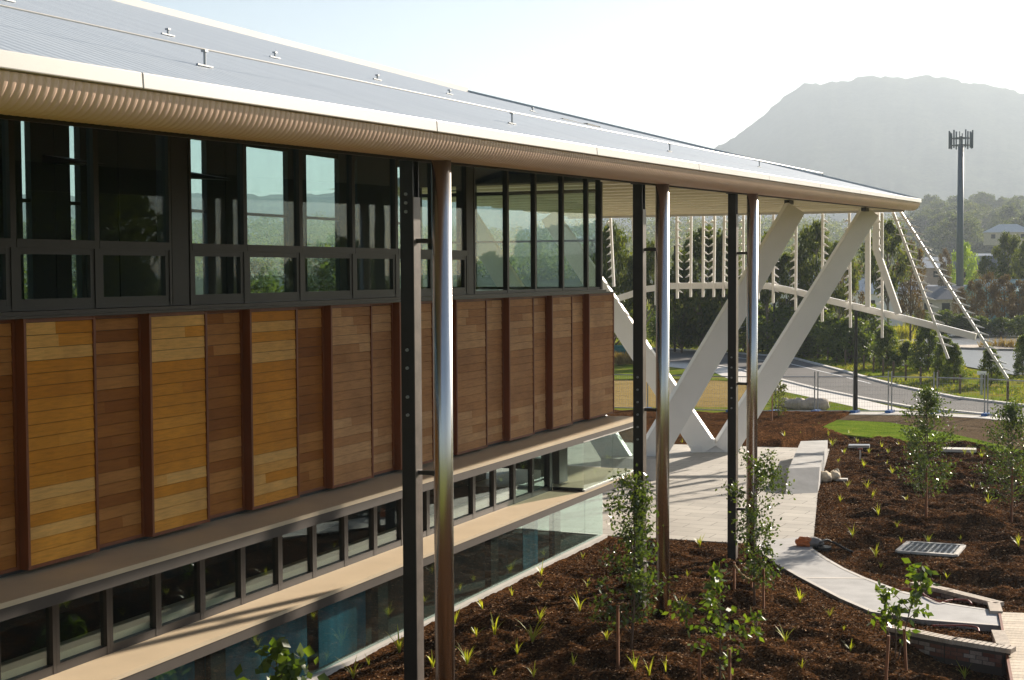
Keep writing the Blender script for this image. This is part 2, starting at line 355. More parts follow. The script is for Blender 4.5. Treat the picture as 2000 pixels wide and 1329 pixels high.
XX, YY = np.meshgrid(X, Y); P2 = np.stack([XX.ravel(), YY.ravel()], 1); Z = gz(P2[:, 0], P2[:, 1]) + rng.normal(size=len(P2))*.008
hard = inpoly(P2, PLAZA) | inpoly(P2, PATH); Z[hard] = -.10; Z[~inpoly(P2, MULCH)] = -.75
V = np.column_stack([P2, Z]); nx, ny = len(X), len(Y); idx = np.arange(nx*ny).reshape(ny, nx)
Fq = np.stack([idx[:-1, :-1], idx[:-1, 1:], idx[1:, 1:], idx[1:, :-1]], -1).reshape(-1, 4)
Fq = Fq[(Z[Fq] > -.70).any(1)]
tag(link_np('mulch_bed', V, Fq, M['mulch'], None, True), kind='structure')
MULCH2 = [(-36, 56.2), (-13.3, 57.2), (-13.3, 73.4)] + g2([(1440, 806), (1190, 803), (900, 798)])
X2 = np.arange(-36, -13.2, .25); Y2 = np.arange(56, 75, .25); XX, YY = np.meshgrid(X2, Y2); P2 = np.stack([XX.ravel(), YY.ravel()], 1)
Z = gz(P2[:, 0]*.6, P2[:, 1])*.5+.06+rng.normal(size=len(P2))*.015; Z = np.where(np.abs(P2[:, 1]-57.2) < .8, Z*.3, Z); Z[inpoly(P2, PLAZA)] = -.1; Z[~inpoly(P2, MULCH2)] = -.75
idx = np.arange(len(P2)).reshape(len(Y2), len(X2)); Fq = np.stack([idx[:-1, :-1], idx[:-1, 1:], idx[1:, 1:], idx[1:, :-1]], -1).reshape(-1, 4); Fq = Fq[(Z[Fq] > -.7).any(1)]
tag(link_np('mulch_bed', np.column_stack([P2, Z]), Fq, M['mulch'], None, True), kind='structure')
C = np.column_stack([rng.uniform(-13, 2, 240000), rng.uniform(18, 62, 240000)])
C = C[inpoly(C, MULCH) & ~inpoly(C, PLAZA) & ~inpoly(C, PATH)]
C = np.column_stack([C, gz(C[:, 0], C[:, 1])+.012]); V, Fq = leaves(C, .065, .38)
V[:, 2] = np.repeat(C[:, 2], 4)+(V[:, 2]-np.repeat(C[:, 2], 4))*.5
tag(link_np('mulch_chips', V, Fq, M['chip']), kind='stuff')
def sheet(name, px, z, mat, zt=.05): return struct(name, MB().prism(g2(px), z-zt, z), mat)
sheet('dry_field', [(1100, 742), (1290, 738), (1420, 742), (1560, 770), (1600, 785), (1580, 800), (1440, 800), (1100, 800)], -.06, M['field'])
sheet('lawn_strip', [(1100, 794), (1440, 794), (1480, 775), (1530, 762), (1760, 802), (1850, 806), (1850, 812), (1570, 818), (1440, 806), (1100, 806)], -.052, M['lawn'])
sheet('verge', [(1190, 707), (1380, 712), (1500, 735), (1600, 760), (1790, 795), (1990, 810), (1740, 803), (1600, 772), (1450, 746), (1400, 742), (1190, 742)], -.06, M['lawn'])
sheet('turf_curve', [(1575, 820), (1640, 820), (1740, 825), (1850, 845), (1960, 870), (2100, 905), (2100, 945), (1960, 908), (1870, 885), (1760, 862), (1640, 847)], -.01, M['bright_lawn'])
sheet('soil_strip', [(1540, 813), (1600, 809), (1900, 812), (2100, 828), (2100, 905), (1960, 870), (1850, 845), (1740, 825), (1640, 820), (1575, 820)], -.03, M['soil'])
RT = [(1000, 676), (1200, 679), (1300, 681), (1420, 689), (1540, 697), (1640, 723), (1700, 740), (1760, 755), (1870, 777), (2000, 792), (2200, 806)]
RB = [(1000, 706), (1200, 707), (1380, 711), (1440, 720), (1500, 735), (1600, 760), (1700, 780), (1790, 796), (1900, 806), (2200, 840)]
sheet('road', RT+RB[::-1], -.04, M['asphalt'])
def strip(name, px, w, z, mat, zt=.05):
    P = [gp(*p) for p in px]; mbs = MB(); L = []
    for i, p in enumerate(P):
        t = P[min(i+1, len(P)-1)]-P[max(i-1, 0)]; t /= np.linalg.norm(t); nrm = np.array([-t[1], t[0], 0]); L.append((p+nrm*w/2, p-nrm*w/2))
    for (a, b), (c, d) in zip(L, L[1:]): mbs.prism([tuple(a[:2]), tuple(b[:2]), tuple(d[:2]), tuple(c[:2])], z-zt, z)
    return struct(name, mbs, mat)
strip('kerb', RT, .35, .06, M['conc'], .2); strip('kerb', RB, .35, .03, M['conc'], .2)
strip('road_line', [(1440, 698), (1540, 709), (1640, 733), (1700, 748)], .16, -.036, M['white'], .004)
sheet('footpath', [(1280, 700), (1370, 702), (1450, 722), (1530, 742), (1640, 768), (1760, 797), (1850, 808), (1700, 800), (1600, 778), (1500, 757), (1430, 742), (1395, 726), (1280, 712)], -.045, M['conc'])
sheet('kerb_path', [(1480, 808), (1600, 804), (1800, 805), (1930, 812), (2100, 830), (2100, 836), (1920, 817), (1800, 810), (1600, 809), (1480, 813)], -.005, M['conc'])
sheet('pond_water', [(1690, 672), (1840, 652), (1900, 648), (2100, 648), (2100, 712), (1985, 731), (1890, 715), (1850, 700), (1800, 716), (1700, 706)], -.06, M['water'])
struct('plaza', MB().prism(PLAZA, -.2, 0.004), M['paving'])
mbp = MB()
for (a, b), (c, d) in zip(zip(PATH_L, PATH_R), list(zip(PATH_L, PATH_R))[1:]): mbp.prism([a, b, d, c], -.14, .03)
struct('garden_path', mbp, M['conc_blue'])
def edge_of(a, b, k): return tuple(np.array(a)+(np.array(b)-np.array(a))*k)
mbe = MB()
for i in range(len(PATH_L)-1):
    for A, B in ((PATH_L, PATH_R), (PATH_R, PATH_L)):
        mbe.prism([A[i], A[i+1], edge_of(A[i+1], B[i+1], .07), edge_of(A[i], B[i], .07)], -.1, .036)
mbe.prism([PATH_L[3], PATH_R[4], edge_of(PATH_R[4], PATH_R[5], .12), edge_of(PATH_L[3], PATH_L[4], .07)], -.1, .0345)
struct('path_edging', mbe, M['conc'])

# ---------------------------------------------------------------- the building
XF, XR, XW = -14.10, -14.25, -14.26        # raised panels, recessed panels, upper glass line
B = thing('office_building', 'long two storey building with timber panelled facade, ribbon windows and a broad pale metal roof', 'building', (-16, 25, 0))
def ze(y): return 8.67+.0205*y
RIDGE_X, RIDGE_Z, RIDGE_Y, Y0, Y1 = -20., 12.81, 42.24, 1., 60.6
# timber panels
RAISED = [(10.2, 11.72), (12.93, 14.45), (15.66, 17.15), (18.40, 19.91), (21.15, 22.68), (23.85, 25.45), (26.60, 28.15), (29.28, 30.93), (32.21, 33.77), (34.97, 36.43), (37.70, 39.74)]
ZB, ZT, NB_ = 3.0, 6.46, 19
def boards(y0, y1, x, seed):
    m = MB(); h = (ZT-.05-(ZB+.05))/NB_; g = random.Random(seed)
    for k in range(NB_):
        z0 = ZB+.05+k*h; cuts = [y0]
        if g.random() < .35: cuts.append(y0+(y1-y0)*g.uniform(.25, .75))
        cuts.append(y1)
        for a, b in zip(cuts, cuts[1:]):
            m.prism_lt([(x-.03, a+.001, z0), (x+.006, a+.001, z0), (x+.006, b-.001, z0), (x-.03, b-.001, z0)],
                       [(x-.03, a+.001, z0+h-.008), (x-.004, a+.001, z0+h-.008), (x-.004, b-.001, z0+h-.008), (x-.03, b-.001, z0+h-.008)])
    return m
def panel(y0, y1, x, mat, raised, i):
    f = MB(); w = .05
    d = .16 if raised else .045
    f.box(x-d, x+.025, y0, y0+w, ZB, ZT); f.box(x-d, x+.025, y1-w, y1, ZB, ZT); f.box(x-d, x+.018, y0+w, y1-w, ZB, ZB+w); f.box(x-d, x+.018, y0+w, y1-w, ZT-w, ZT)
    o = boards(y0+w, y1-w, x, i).build('timber_panel', mat, B)
    f.build('panel_frame', M['wood_frame'], o); return o
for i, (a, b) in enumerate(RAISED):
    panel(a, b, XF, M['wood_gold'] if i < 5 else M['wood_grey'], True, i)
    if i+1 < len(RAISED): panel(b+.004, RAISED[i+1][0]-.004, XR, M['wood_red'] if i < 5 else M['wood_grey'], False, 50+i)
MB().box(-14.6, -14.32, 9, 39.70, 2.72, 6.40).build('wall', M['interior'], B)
MB().box(-14.9, -14.26, 39.705, 39.742, ZB, ZT).build('timber_end_panel', M['wood_frame'], B)
fl = MB().box(-14.5, -13.98, 9, 39.78, 6.465, 6.50).box(-14.5, -14.04, 9, 39.0, 6.502, 6.56); fl.build('sill_flashing', M['bronze'], B)
# upper windows
YM = [12.0, 13.8, 15.64, 17.37, 19.16, 19.65, 21.24, 23.04, 24.97, 26.75, 28.45, 30.17, 30.53, 32.46, 34.2, 36.1, 37.95, 38.97]
ZS, ZTR0, ZTR1, ZH = 6.565, 7.44, 7.56, 9.62
for a, b in zip(YM, YM[1:]):
    if b-a < .6: 
        MB().box(-14.5, XW+.05, a+.03, b-.03, ZS, ZH+.9).build('pier', M['dark'], B); continue
    zh = 8.62+.0205*a+1.75; f = MB(); w = .055
    f.box(XW-.06, XW+.06, a, a+w, ZS, zh); f.box(XW-.06, XW+.06, b-w, b, ZS, zh); f.box(XW-.06, XW+.05, a+w, b-w, ZS, ZS+.07); f.box(XW-.06, XW+.05, a+w, b-w, zh-.1, zh)
    low = a < 30.4
    if low: f.box(XW-.06, XW+.065, a+w, b-w, ZTR0, ZTR1)
    o = f.build('window', M['frame_dark'], B)
    z0 = ZTR1 if low else ZS+.07
    MB().box(XW-.012, XW, a+w, b-w, z0, zh-.1).build('pane', M['glass'], o)
    if low:
        s = MB(); q = .09
        s.box(XW-.03, XW+.045, a+w, a+w+q, ZS+.07, ZTR0).box(XW-.03, XW+.045, b-w-q, b-w, ZS+.07, ZTR0).box(XW-.03, XW+.043, a+w+q, b-w-q, ZS+.07, ZS+.07+q).box(XW-.03, XW+.043, a+w+q, b-w-q, ZTR0-q, ZTR0)
        s.build('sash', M['frame_dark'], o)
        MB().box(XW-.012, XW, a+w+q, b-w-q, ZS+.07+q, ZTR0-q).build('pane', M['glass'], o)
MB().box(-14.36, -14.18, 38.96, 39.08, ZS, 9.6).build('corner_post', M['bronze'], B)
# glazed end wall of the upper floor
xe = [-14.36, -16.3, -18.2, -20.0]
for a, b in zip(xe, xe[1:]):
    f = MB(); f.box(b, b+.10, 38.98, 39.10, ZS, 9.6).box(b+.1, a, 38.98, 39.10, ZS, ZS+.08).box(b+.1, a, 38.98, 39.10, 9.30, 9.40).box(b+.1, a, 39.0, 39.07, 7.92, 7.98)
    o = f.build('end_window', M['dark'], B); MB().box(b+.1, a, 39.03, 39.042, ZS+.08, 9.30).build('pane', M['glass_clear'], o)
# far long wall: dark with tall slots of glass up to the rafters
XFW = -20.1
def fy(p): return float(atx(p, 400, XFW)[1])
slots = [(7., 10.), (12., 14.5), (16., 18.)] + [(fy(p), fy(q)) for p, q in ((44, 62), (107, 109), (138, 158), (183, 193), (231, 233), (332, 335), (373, 405), (440, 442), (474, 563), (599, 663), (683, 698), (774, 798))]
def ftop(y): return 8.67+.0205*y+.015+(RIDGE_Z-ze(y)-.015)*(11.4/11.38)-.12
wl = MB(); yy = 4.
for a, b in slots+[(38.97, 38.97)]: wl.prism_lt([(XFW-.15, yy, 5.6), (XFW, yy, 5.6), (XFW, a, 5.6), (XFW-.15, a, 5.6)], [(XFW-.15, yy, 12.62), (XFW, yy, 12.62), (XFW, a, 12.62), (XFW-.15, a, 12.62)]); yy = b
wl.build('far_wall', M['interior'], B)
for a, b in slots:
    f = MB().box(XFW-.1, XFW-.02, a, b, 10.15, 10.38).box(XFW-.1, XFW-.02, a, b, 8.48, 8.55).box(XFW-.1, XFW-.02, a, b, 5.6, 6.0)
    o = f.build('far_window', M['dark'], B); MB().box(XFW-.09, XFW-.08, a, b, 6.0, 12.6).build('pane', M['glass_clear'], o)
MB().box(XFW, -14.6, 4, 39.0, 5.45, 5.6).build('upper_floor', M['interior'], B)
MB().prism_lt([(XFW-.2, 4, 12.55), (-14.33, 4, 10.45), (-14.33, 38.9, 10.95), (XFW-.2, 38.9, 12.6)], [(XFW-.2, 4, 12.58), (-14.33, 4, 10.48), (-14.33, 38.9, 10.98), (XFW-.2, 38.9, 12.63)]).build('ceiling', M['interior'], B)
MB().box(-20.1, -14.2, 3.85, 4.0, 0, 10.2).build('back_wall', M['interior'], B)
for p, q in ((398, 338), (145, 308)):
    c = atx(p, q, -18.6); MB().prism_lt([c+[-.5, -.3, -.10], c+[.5, -.3, -.16], c+[.5, .3, -.16], c+[-.5, .3, -.10]], [c+[-.5, -.3, .05], c+[.5, -.3, -.12], c+[.5, .3, -.12], c+[-.5, .3, .05]]).build('ceiling_lamp', M['dark'], B)
# ledges and strip windows
MB().box(-14.6, -13.20, 9, 39.55, 2.86, 2.93).box(-14.6, -13.22, 9, 39.53, 2.72, 2.858).build('upper_ledge', M['ledge'], B)
MB().box(-13.218, -13.205, 9, 39.545, 2.70, 2.855).build('ledge_fascia', M['ledge_edge'], B)
MB().box(-14.4, -13.20, 9, 39.55, 1.37, 1.43).box(-16.5, -14.4, 34.9, 39.55, 1.37, 1.43).build('lower_ledge', M['ledge'], B)
MB().box(-16.6, -14.402, 9, 34.89, 1.37, 1.42).build('inner_floor', M['interior'], B)
MB().box(-13.5, -13.215, 9, 39.52, 1.20, 1.368).build('ledge_fascia', M['ledge_edge'], B)
ys = 9.2; sw = []
while ys < 34.2: sw.append((ys, ys+1.165)); ys += 1.165
for a, b in sw:
    f = MB(); X0 = -14.12; w = .07
    f.box(X0-.08, X0+.04, a, a+w, 1.432, 2.72).box(X0-.08, X0+.04, b-w, b-.004, 1.432, 2.72).box(X0-.08, X0+.034, a+w, b-w, 1.432, 1.56).box(X0-.08, X0+.034, a+w, b-w, 2.62, 2.72)
    o = f.build('strip_window', M['bronze'], B); MB().box(X0-.03, X0-.018, a+w, b-w, 1.56, 2.62).build('pane', M['glass_strip'], o)
    MB().box(X0-.5, X0-.1, a+.01, b-.01, 1.50, 1.66).build('inner_sill', M['ledge'], o)
MB().box(-14.3, -14.06, 34.72, 34.9, 1.432, 2.72).build('corner_post', M['dark'], B)
# glazed corner box
MB().box(-14.06, -13.24, 34.95, 34.965, 1.5, 2.71).build('glass_return', M['glass_clear'], B)
for a, b in ((34.97, 37.2), (37.21, 39.5)): MB().box(-13.235, -13.22, a, b, 1.47, 2.70).build('balustrade_glass', M['glass_clear'], B)
MB().box(-16.5, -13.24, 39.49, 39.505, 1.47, 2.70).build('balustrade_glass', M['glass_clear'], B)
MB().box(-13.27, -13.19, 34.95, 39.55, 1.432, 1.475).box(-13.26, -13.19, 34.9, 39.55, 2.70, 2.725).build('glass_rail', M['cream'], B)
MB().box(-14.06, -13.24, 34.93, 34.99, 1.432, 1.52).build('base_channel', M['dark'], B)
MB().box(-14.75, -14.3, 36.0, 36.6, 1.432, 2.70).box(-16.4, -14.75, 36.2, 36.5, 1.75, 2.05).build('dark_frame', M['dark'], B)
# ground floor glass
MB().box(-13.36, -13.17, 9, 36.62, -.05, .055).build('base_sill', M['conc'], B)
gy = [9, 12.2, 15.4, 18.6, 21.4, 24.6, 27.4, 30.2, 33.0, 35.2, 36.55]
for a, b in zip(gy, gy[1:]):
    MB().box(-13.29, -13.275, a+.006, b-.006, .07, 1.21).build('ground_glass', M['glass_base'], B)
MB().box(-16.5, -13.3, 36.54, 36.555, .07, 1.21).build('ground_glass', M['glass_base'], B)
gc = MB()
for y in (14.2, 19.0, 24.4, 29.6, 33.4): gc.box(-13.47, -13.32, y-.2, y+.2, 0.02, 1.36)
gc.build('ground_column', M['dark'], B)
MB().box(-16.6, -16.5, 9, 36.5, -.1, 1.37).build('ground_back_wall', M['int_mid'], B)
bf = MB()
for a, b in ((14.6, 18.6), (19.3, 21.9), (22.3, 24.0), (31.6, 32.5)): bf.box(-13.50, -13.48, a, b, .03, 1.30)
bf.build('blue_blind', M['blue_film'], B)
MB().box(-16.5, -13.36, 9, 36.5, -.1, .02).build('ground_interior_floor', M['int_mid'], B)
MB().box(-20.1, -16.62, 4, 36.4, 0, 5.4).build('core_wall', M['int_mid'], B)

# roof
roof_v = []; NY = 40; ysr = list(np.linspace(Y0, RIDGE_Y, NY))
xo = -8.62; m = MB(); V = []
for y in ysr: V += [(xo, y, ze(y)+.015), (RIDGE_X, y, RIDGE_Z), (-20.9, y, RIDGE_Z-.25)]
Fs = []
for i in range(NY-1): a = i*3; Fs += [(a, a+3, a+4, a+1)]
k = len(V); V += [(xo, Y1-.05, ze(Y1)+.015), (-23.5, Y1-.05, ze(Y1)+.015)]; e = (NY-1)*3
Fs += [(e, k, e+1), (e+1, k, k+1), (e+1, k+1, e+2)]; V += [(RIDGE_X, RIDGE_Y, 9.7), (-20.9, RIDGE_Y, 9.6)]; Fs += [(e+1, e+2, k+3, k+2)]
RO = MB().add(V, Fs).build('roof', M['roof'], B)
MB().bar((RIDGE_X, Y0, RIDGE_Z-.01), (RIDGE_X, RIDGE_Y, RIDGE_Z-.01), .20, .34, (0, 0, 1)).build('ridge_capping', M['cream'], RO)
cp = MB(); cp.bar((RIDGE_X, RIDGE_Y, RIDGE_Z), (xo, Y1-.1, ze(Y1)+.015), .06, .3, (0, 0, 1)); cp.build('hip_capping', M['roof'], RO)
ct = [1.0, 5.2, 10.95, 16.95, 22.9, 28.9, 34.9, 40.9, 47, 54, Y1]      # flashing lengths with open joints
for a, b in zip(ct, ct[1:]):
    f = MB(); a2 = a+.008
    f.prism_lt([(-8.66, a2, ze(a)-.15), (-8.40, a2, ze(a)-.15), (-8.40, b, ze(b)-.15), (-8.66, b, ze(b)-.15)],
               [(-8.66, a2, ze(a)+.035), (-8.41, a2, ze(a)), (-8.41, b, ze(b)), (-8.66, b, ze(b)+.035)])
    f.build('eave_flashing', M['cream'], RO, bevel=.012)
# rolled corrugated bull-nose under the flashing
pitch = .098; per = 8; nyb = int((Y1-Y0)/pitch*per); prof = []
NP = 14
for j in range(NP+1):
    t = j/NP*math.pi/2; prof.append((-8.80+.34*math.cos(t)**.85, -.155-.30*math.sin(t)**1.1, math.cos(t), -math.sin(t)))
prof += [(-8.93, -.450, 0, -1), (-9.05, -.425, -.3, -.9), (-9.14, -.38, -.5, -.8)]
ya = Y0+np.arange(nyb+1)*(pitch/per); amp = .013*np.array([1, .55, .05, 0, 0, 0, .05, .55])[np.arange(nyb+1) % 8]
px = np.array([p[0] for p in prof]); pz = np.array([p[1] for p in prof]); nxp = np.array([p[2] for p in prof]); nzp = np.array([p[3] for p in prof])
VX = px[None, :]-amp[:, None]*nxp[None, :]; VZ = ze(ya)[:, None]+pz[None, :]-amp[:, None]*nzp[None, :]; VY = np.repeat(ya[:, None], len(prof), 1)
V = np.stack([VX, VY, VZ], -1).reshape(-1, 3); idx = np.arange(len(V)).reshape(nyb+1, len(prof))
Fq = np.stack([idx[:-1, :-1], idx[1:, :-1], idx[1:, 1:], idx[:-1, 1:]], -1).reshape(-1, 4)
link_np('rolled_eave', V, Fq, M['bead'], RO, True)
# soffit: ribbed sheets; it follows the rafters up from the eave, then runs level
def zflat(y): return 9.70 if y < 39 else 9.70-.20*(y-39)/(Y1-39)
def rz(x, y): return ze(y)+.015+(RIDGE_Z-ze(y)-.015)*(-8.62-x)/11.38
sf = MB(); y = Y0; rib = 1.55; xi = -23.5
while y < Y1-.1:
    b = min(y+rib, Y1-.1); c = y+(b-y)*.5
    rows = []
    for yy_, dz in ((y, 0), (c-.25, 0), (c+.1, .34), (b-.12, .34), (b, 0)):
        zf = zflat(yy_); x0 = -9.13; z0 = min(zf+dz, rz(x0, yy_)-.10)-dz; xk = min(x0-.01, -8.62-(zf+dz+.12-ze(yy_))/((RIDGE_Z-ze(yy_))/11.38))
        rows.append([(x0, yy_, z0+dz), (xk, yy_, zf+dz), (xi, yy_, zf+dz)] if y >= 39.0 else [(x0, yy_, rz(x0, yy_)-.10), (-14.30, yy_, rz(-14.30, yy_)-.10), (-20.3, yy_, rz(-20.3, yy_)-.1)])
    for p_, q_ in zip(rows, rows[1:]): sf.add(p_+q_, [(0, 1, 4, 3), (1, 2, 5, 4)])
    y = b
so_ = sf.build('soffit', M['soffit'], RO)
eb = MB()
for a, b in zip(ct, ct[1:]): eb.prism_lt([(-9.16, a, ze(a)-.46), (-9.12, a, ze(a)-.46), (-9.12, b, ze(b)-.46), (-9.16, b, ze(b)-.46)], [(-9.16, a, max(ze(a)+.05, min(9.7, rz(-9.13, a)-.1))), (-9.12, a, max(ze(a)+.05, min(9.7, rz(-9.13, a)-.1))), (-9.12, b, max(ze(b)+.05, min(9.7, rz(-9.13, b)-.1))), (-9.16, b, max(ze(b)+.05, min(9.7, rz(-9.13, b)-.1)))])
eb.build('eave_backing', M['dark'], RO)
def zs(y): return zflat(y)
MB().add([(-14.3, 39.06, 9.6), (-20.2, 39.06, 9.6), (-20.2, 39.06, rz(-20.2, 39.06)-.11), (-14.3, 39.06, rz(-14.3, 39.06)-.11), (-14.3, 39.12, 9.6), (-20.2, 39.12, 9.6), (-20.2, 39.12, rz(-20.2, 39.06)-.11), (-14.3, 39.12, rz(-14.3, 39.06)-.11)], [(0, 1, 2, 3), (7, 6, 5, 4), (0, 4, 5, 1), (1, 5, 6, 2), (2, 6, 7, 3), (3, 7, 4, 0)]).build('gable_wall', M['dark'], B)
MB().prism_lt([(-23.6, Y1-.1, ze(Y1)-.50), (-9.1, Y1-.1, ze(Y1)-.50), (-9.1, Y1, ze(Y1)-.50), (-23.6, Y1, ze(Y1)-.50)], [(-23.6, Y1-.1, ze(Y1)-.02), (-8.66, Y1-.1, ze(Y1)-.02), (-8.66, Y1, ze(Y1)-.02), (-23.6, Y1, ze(Y1)-.02)]).build('end_fascia', M['cream'], RO)
ep = [(x_, z_) for x_, z_ in zip(px[:NP+1], pz[:NP+1])]
V = [(x_, Y1, ze(Y1)+z_) for x_, z_ in ep]+[(-9.1, Y1, ze(Y1)-.02), (-8.5, Y1, ze(Y1)-.02)]
MB().add(V+[(a_, b_+.03, c_) for a_, b_, c_ in V], [tuple(range(len(V))), tuple(range(2*len(V)-1, len(V)-1, -1))]+[(i, (i+1) % len(V), len(V)+(i+1) % len(V), len(V)+i) for i in range(len(V))]).build('end_cap', M['cream'], RO)
for p_, q_ in (((1537, 385), (1545, 393)), ((1687, 398), (1692, 410))):
    c = aty((p_[0]+q_[0])/2, (p_[1]+q_[1])/2, 52 if p_[0] < 1600 else 58.3); MB().box(c[0]-.09, c[0]+.09, c[1]-.35, c[1]+.35, zs(c[1])-.14, zs(c[1])-.002).build('soffit_lamp', M['dark'], RO)

# columns with downpipes
def bolt(mb_, c, r=.022): mb_.tube([c, (c[0], c[1]-.03, c[2])], r, 8)
for i, (pxp, yb, zb) in enumerate(((861, 18.03, 0), (1294, 27.95, .05), (1467, 35.15, .03))):
    xp, yp = -8.88, yb; top = ze(yp)-.44
    xc = xp-.48
    c = MB(); h = .19
    yc = yp-.02
    c.box(xc-.10, xc+.10, yc-.095, yc-.075, -.2, top).box(xc-.10, xc+.10, yc+.075, yc+.095, -.2, top).box(xc+.02, xc+.05, yc-.075, yc+.075, -.2, top)
    so2 = c.build('steel_column', M['steel_black'], B)
    MB().box(xc+.102, xc+.114, yc-.10, yc+.10, -.2, top-.5).build('sunlit_side_plate', M['plate'], so2)  # outer column face, its sunlit look put into the colour
    bm_ = MB()
    for z in ((5.1, 5.35, 5.75, 6.0, 7.9, 8.02, 8.14) if i == 0 else (3.7, 3.95, 4.2, 4.45, 4.7, 4.95)): bolt(bm_, (xc-.0, yc-.095, z))
    bm_.build('bolt', M['galv'], so2)
    MB().box(xc-.14, xc+.10, yc-.12, yc+.12, top+.002, top+.3).build('column_head', M['dark'], so2)
    pp = MB().tube([(xp, yp, -.2), (xp, yp, top+.02)], .135, 32).build('downpipe', M['pipe'], B, True)
    for z in (1.2, 4.3, 7.5):
        br_ = MB()
        br_.box(xc+.103, xp-.13, yc-.03, yc+.03, z-.03, z+.03)
        br_.box(xp-.137, xp-.11, yc-.05, yc+.05, z-.035, z+.035)
        br_.build('pipe_bracket', M['bronze'], pp, False)
# white V props
def prop(base, top, w0=.95, w1=.72, d=.42):
    base = np.array(base, float); top = np.array(top, float); ax = top-base; hor = np.array([ax[0], ax[1], 0]); hor /= np.linalg.norm(hor)
    return MB().bar(base, top, w0, d, hor, w1, d*.8)
v1 = prop((-15.2, 55.6, .02), (-10.15, 58.9, 9.42)); 
v1.build('v_prop', M['white'], B, bevel=.03)
prop((-15.75, 55.35, .02), (-22.2, 54.9, 9.35)).build('v_prop', M['white'], B, bevel=.03)
prop((-16.0, 47.6, .02), (-11.35, 50.9, 9.25)).build('v_prop', M['white'], B, bevel=.03)
prop((-16.3, 47.5, .02), (-22.2, 46.9, 9.2)).build('v_prop', M['white'], B, bevel=.03)
ft = MB().bar((-16.35, 55.1, .01), (-14.6, 55.85, .01), .5, .3, (0, 0, 1)); ft.build('prop_foot', M['white'], B, bevel=.02)
MB().tube([(-16.2, 47.6, -.1), (-16.2, 47.6, .75)], 1.1, 28).build('prop_plinth', M['conc_blue'], B, bevel=.02)

# ---------------------------------------------------------------- hanging sunscreen frame at the end of the roof
SC = thing('sunscreen_frame', 'white steel sunscreen frame of notched hanging ribs and a curved rail below the roof end', 'sunscreen frame', (-16, 61.3, 0))
def yscr(px_): return 61.3+.6*math.sin((px_-1200)/800*3.1)
rl = [aty(p, q, yscr(p)) for p, q in ((1150, 600), (1225, 578), (1262, 565), (1310, 559), (1400, 558), (1500, 559), (1560, 571), (1610, 585), (1700, 606), (1800, 631), (1905, 658))]
m = MB()
for a, b in zip(rl, rl[1:]):
    t = (b-a)/np.linalg.norm(b-a); m.bar(a-t*.02, b+t*.02, .27, .22, (0, 0, 1))
m.build('curved_rail', M['white'], SC)
ribs = [((1192, 419), (1199, 560), -1), ((1236, 419), (1245, 602), 1), ((1283, 419), (1281, 596), 1), ((1322, 418), (1323, 583), 1), ((1350, 418), (1349, 580), -1), ((1374, 418), (1373, 580), 1), ((1396, 417), (1394, 580), -1), ((1415, 417), (1413, 580), 1),
        ((1452, 417), (1452, 580), -1), ((1483, 416), (1481, 584), -1), ((1511, 416), (1510, 592), 1), ((1555, 415), (1554, 606), -1), ((1607, 415), (1606, 628), 1), ((1659, 414), (1661, 640), -1), ((1723, 416), (1723, 660), -1),
        ((1744, 414), (1852, 701), 1), ((1758, 413), (1968, 740), 1)]
for (a, b, s) in ribs:
    y = yscr((a[0]+b[0])/2); A = aty(*a, Y1+.1); Bp = aty(*b, y); m = MB(); m.bar(A, Bp, .10, .12, (1, 0, 0))
    L = np.linalg.norm(Bp-A); t = (Bp-A)/L; n_ = int(L/.34); big = a[0] > 1740
    for k in range(1, n_):
        p = A+t*k*.34; ln = .42 if big else .24
        q = p+np.array([s*ln, 0, -.10]); m.bar(p+np.array([s*.06, 0, 0]), q, .10, .03, (0, 0, 1), .02, .03)
        if big and k % 2: q2 = p+np.array([-.25, 0, .05]); m.bar(p, q2, .06, .03, (0, 0, 1), .02, .03)
    m.build('notched_rib', M['white'], SC)
A = aty(1695, 413, 60.9); Bp = aty(1695, 600, 61.2); MB().bar(A, Bp, .2, .2, (1, 0, 0)).build('hanger', M['white'], SC)
A, Bp, Cp = aty(1712, 413, 60.9), aty(1711, 488, 61), aty(1755, 613, 61.3)
MB().bar(A, Bp, .26, .2, (1, 0, 0)).bar(Bp+(A-Bp)*.03, Cp, .26, .2, (1, 0, 0)).build('bent_hanger', M['white'], SC)

# ---------------------------------------------------------------- roof safety line and anchors
def roofz(x, y):
    zp = ze(y)+.015+(RIDGE_Z-ze(y)-.015)*(xo-x)/(xo-RIDGE_X)
    if y > RIDGE_Y: zp = min(zp, RIDGE_Z+(ze(Y1)-RIDGE_Z)*(y-RIDGE_Y)/(Y1-RIDGE_Y))
    return zp
def roofhit(px_, py_):
    d = ray(px_, py_); best = None; lo = -8.65/d[0]
    for i in range(4000):
        t = (-8.65-i*.0029)/d[0]; p = CAM+d*t
        if p[2] <= roofz(p[0], p[1])+.001: return p
        if best is None or p[2]-roofz(p[0], p[1]) < best[0]: best = (p[2]-roofz(p[0], p[1]), p)
    return best[1]
def anchor(mbp, p, hgt):
    mbp.box(p[0]-.015, p[0]+.015, p[1]-.15, p[1]+.15, roofz(p[0], p[1])+.005, roofz(p[0], p[1])+.022)
    mbp.tube([(p[0], p[1], roofz(p[0], p[1])), (p[0], p[1], roofz(p[0], p[1])+hgt)], .016, 8)
    mbp.box(p[0]-.03, p[0]+.03, p[1]-.03, p[1]+.03, roofz(p[0], p[1])+hgt, roofz(p[0], p[1])+hgt+.025)
posts = [np.array((-10.6, y_, roofz(-10.6, y_))) for y_ in (6.5,)] + [roofhit(*p) for p in ((400, 131), (1000, 243), (1308, 297), (1483, 327), (1607, 349))]
SLN = thing('roof_safety_line', 'thin steel safety cable on short posts along the pale roof above the eave', 'safety line', posts[1])
tops = []
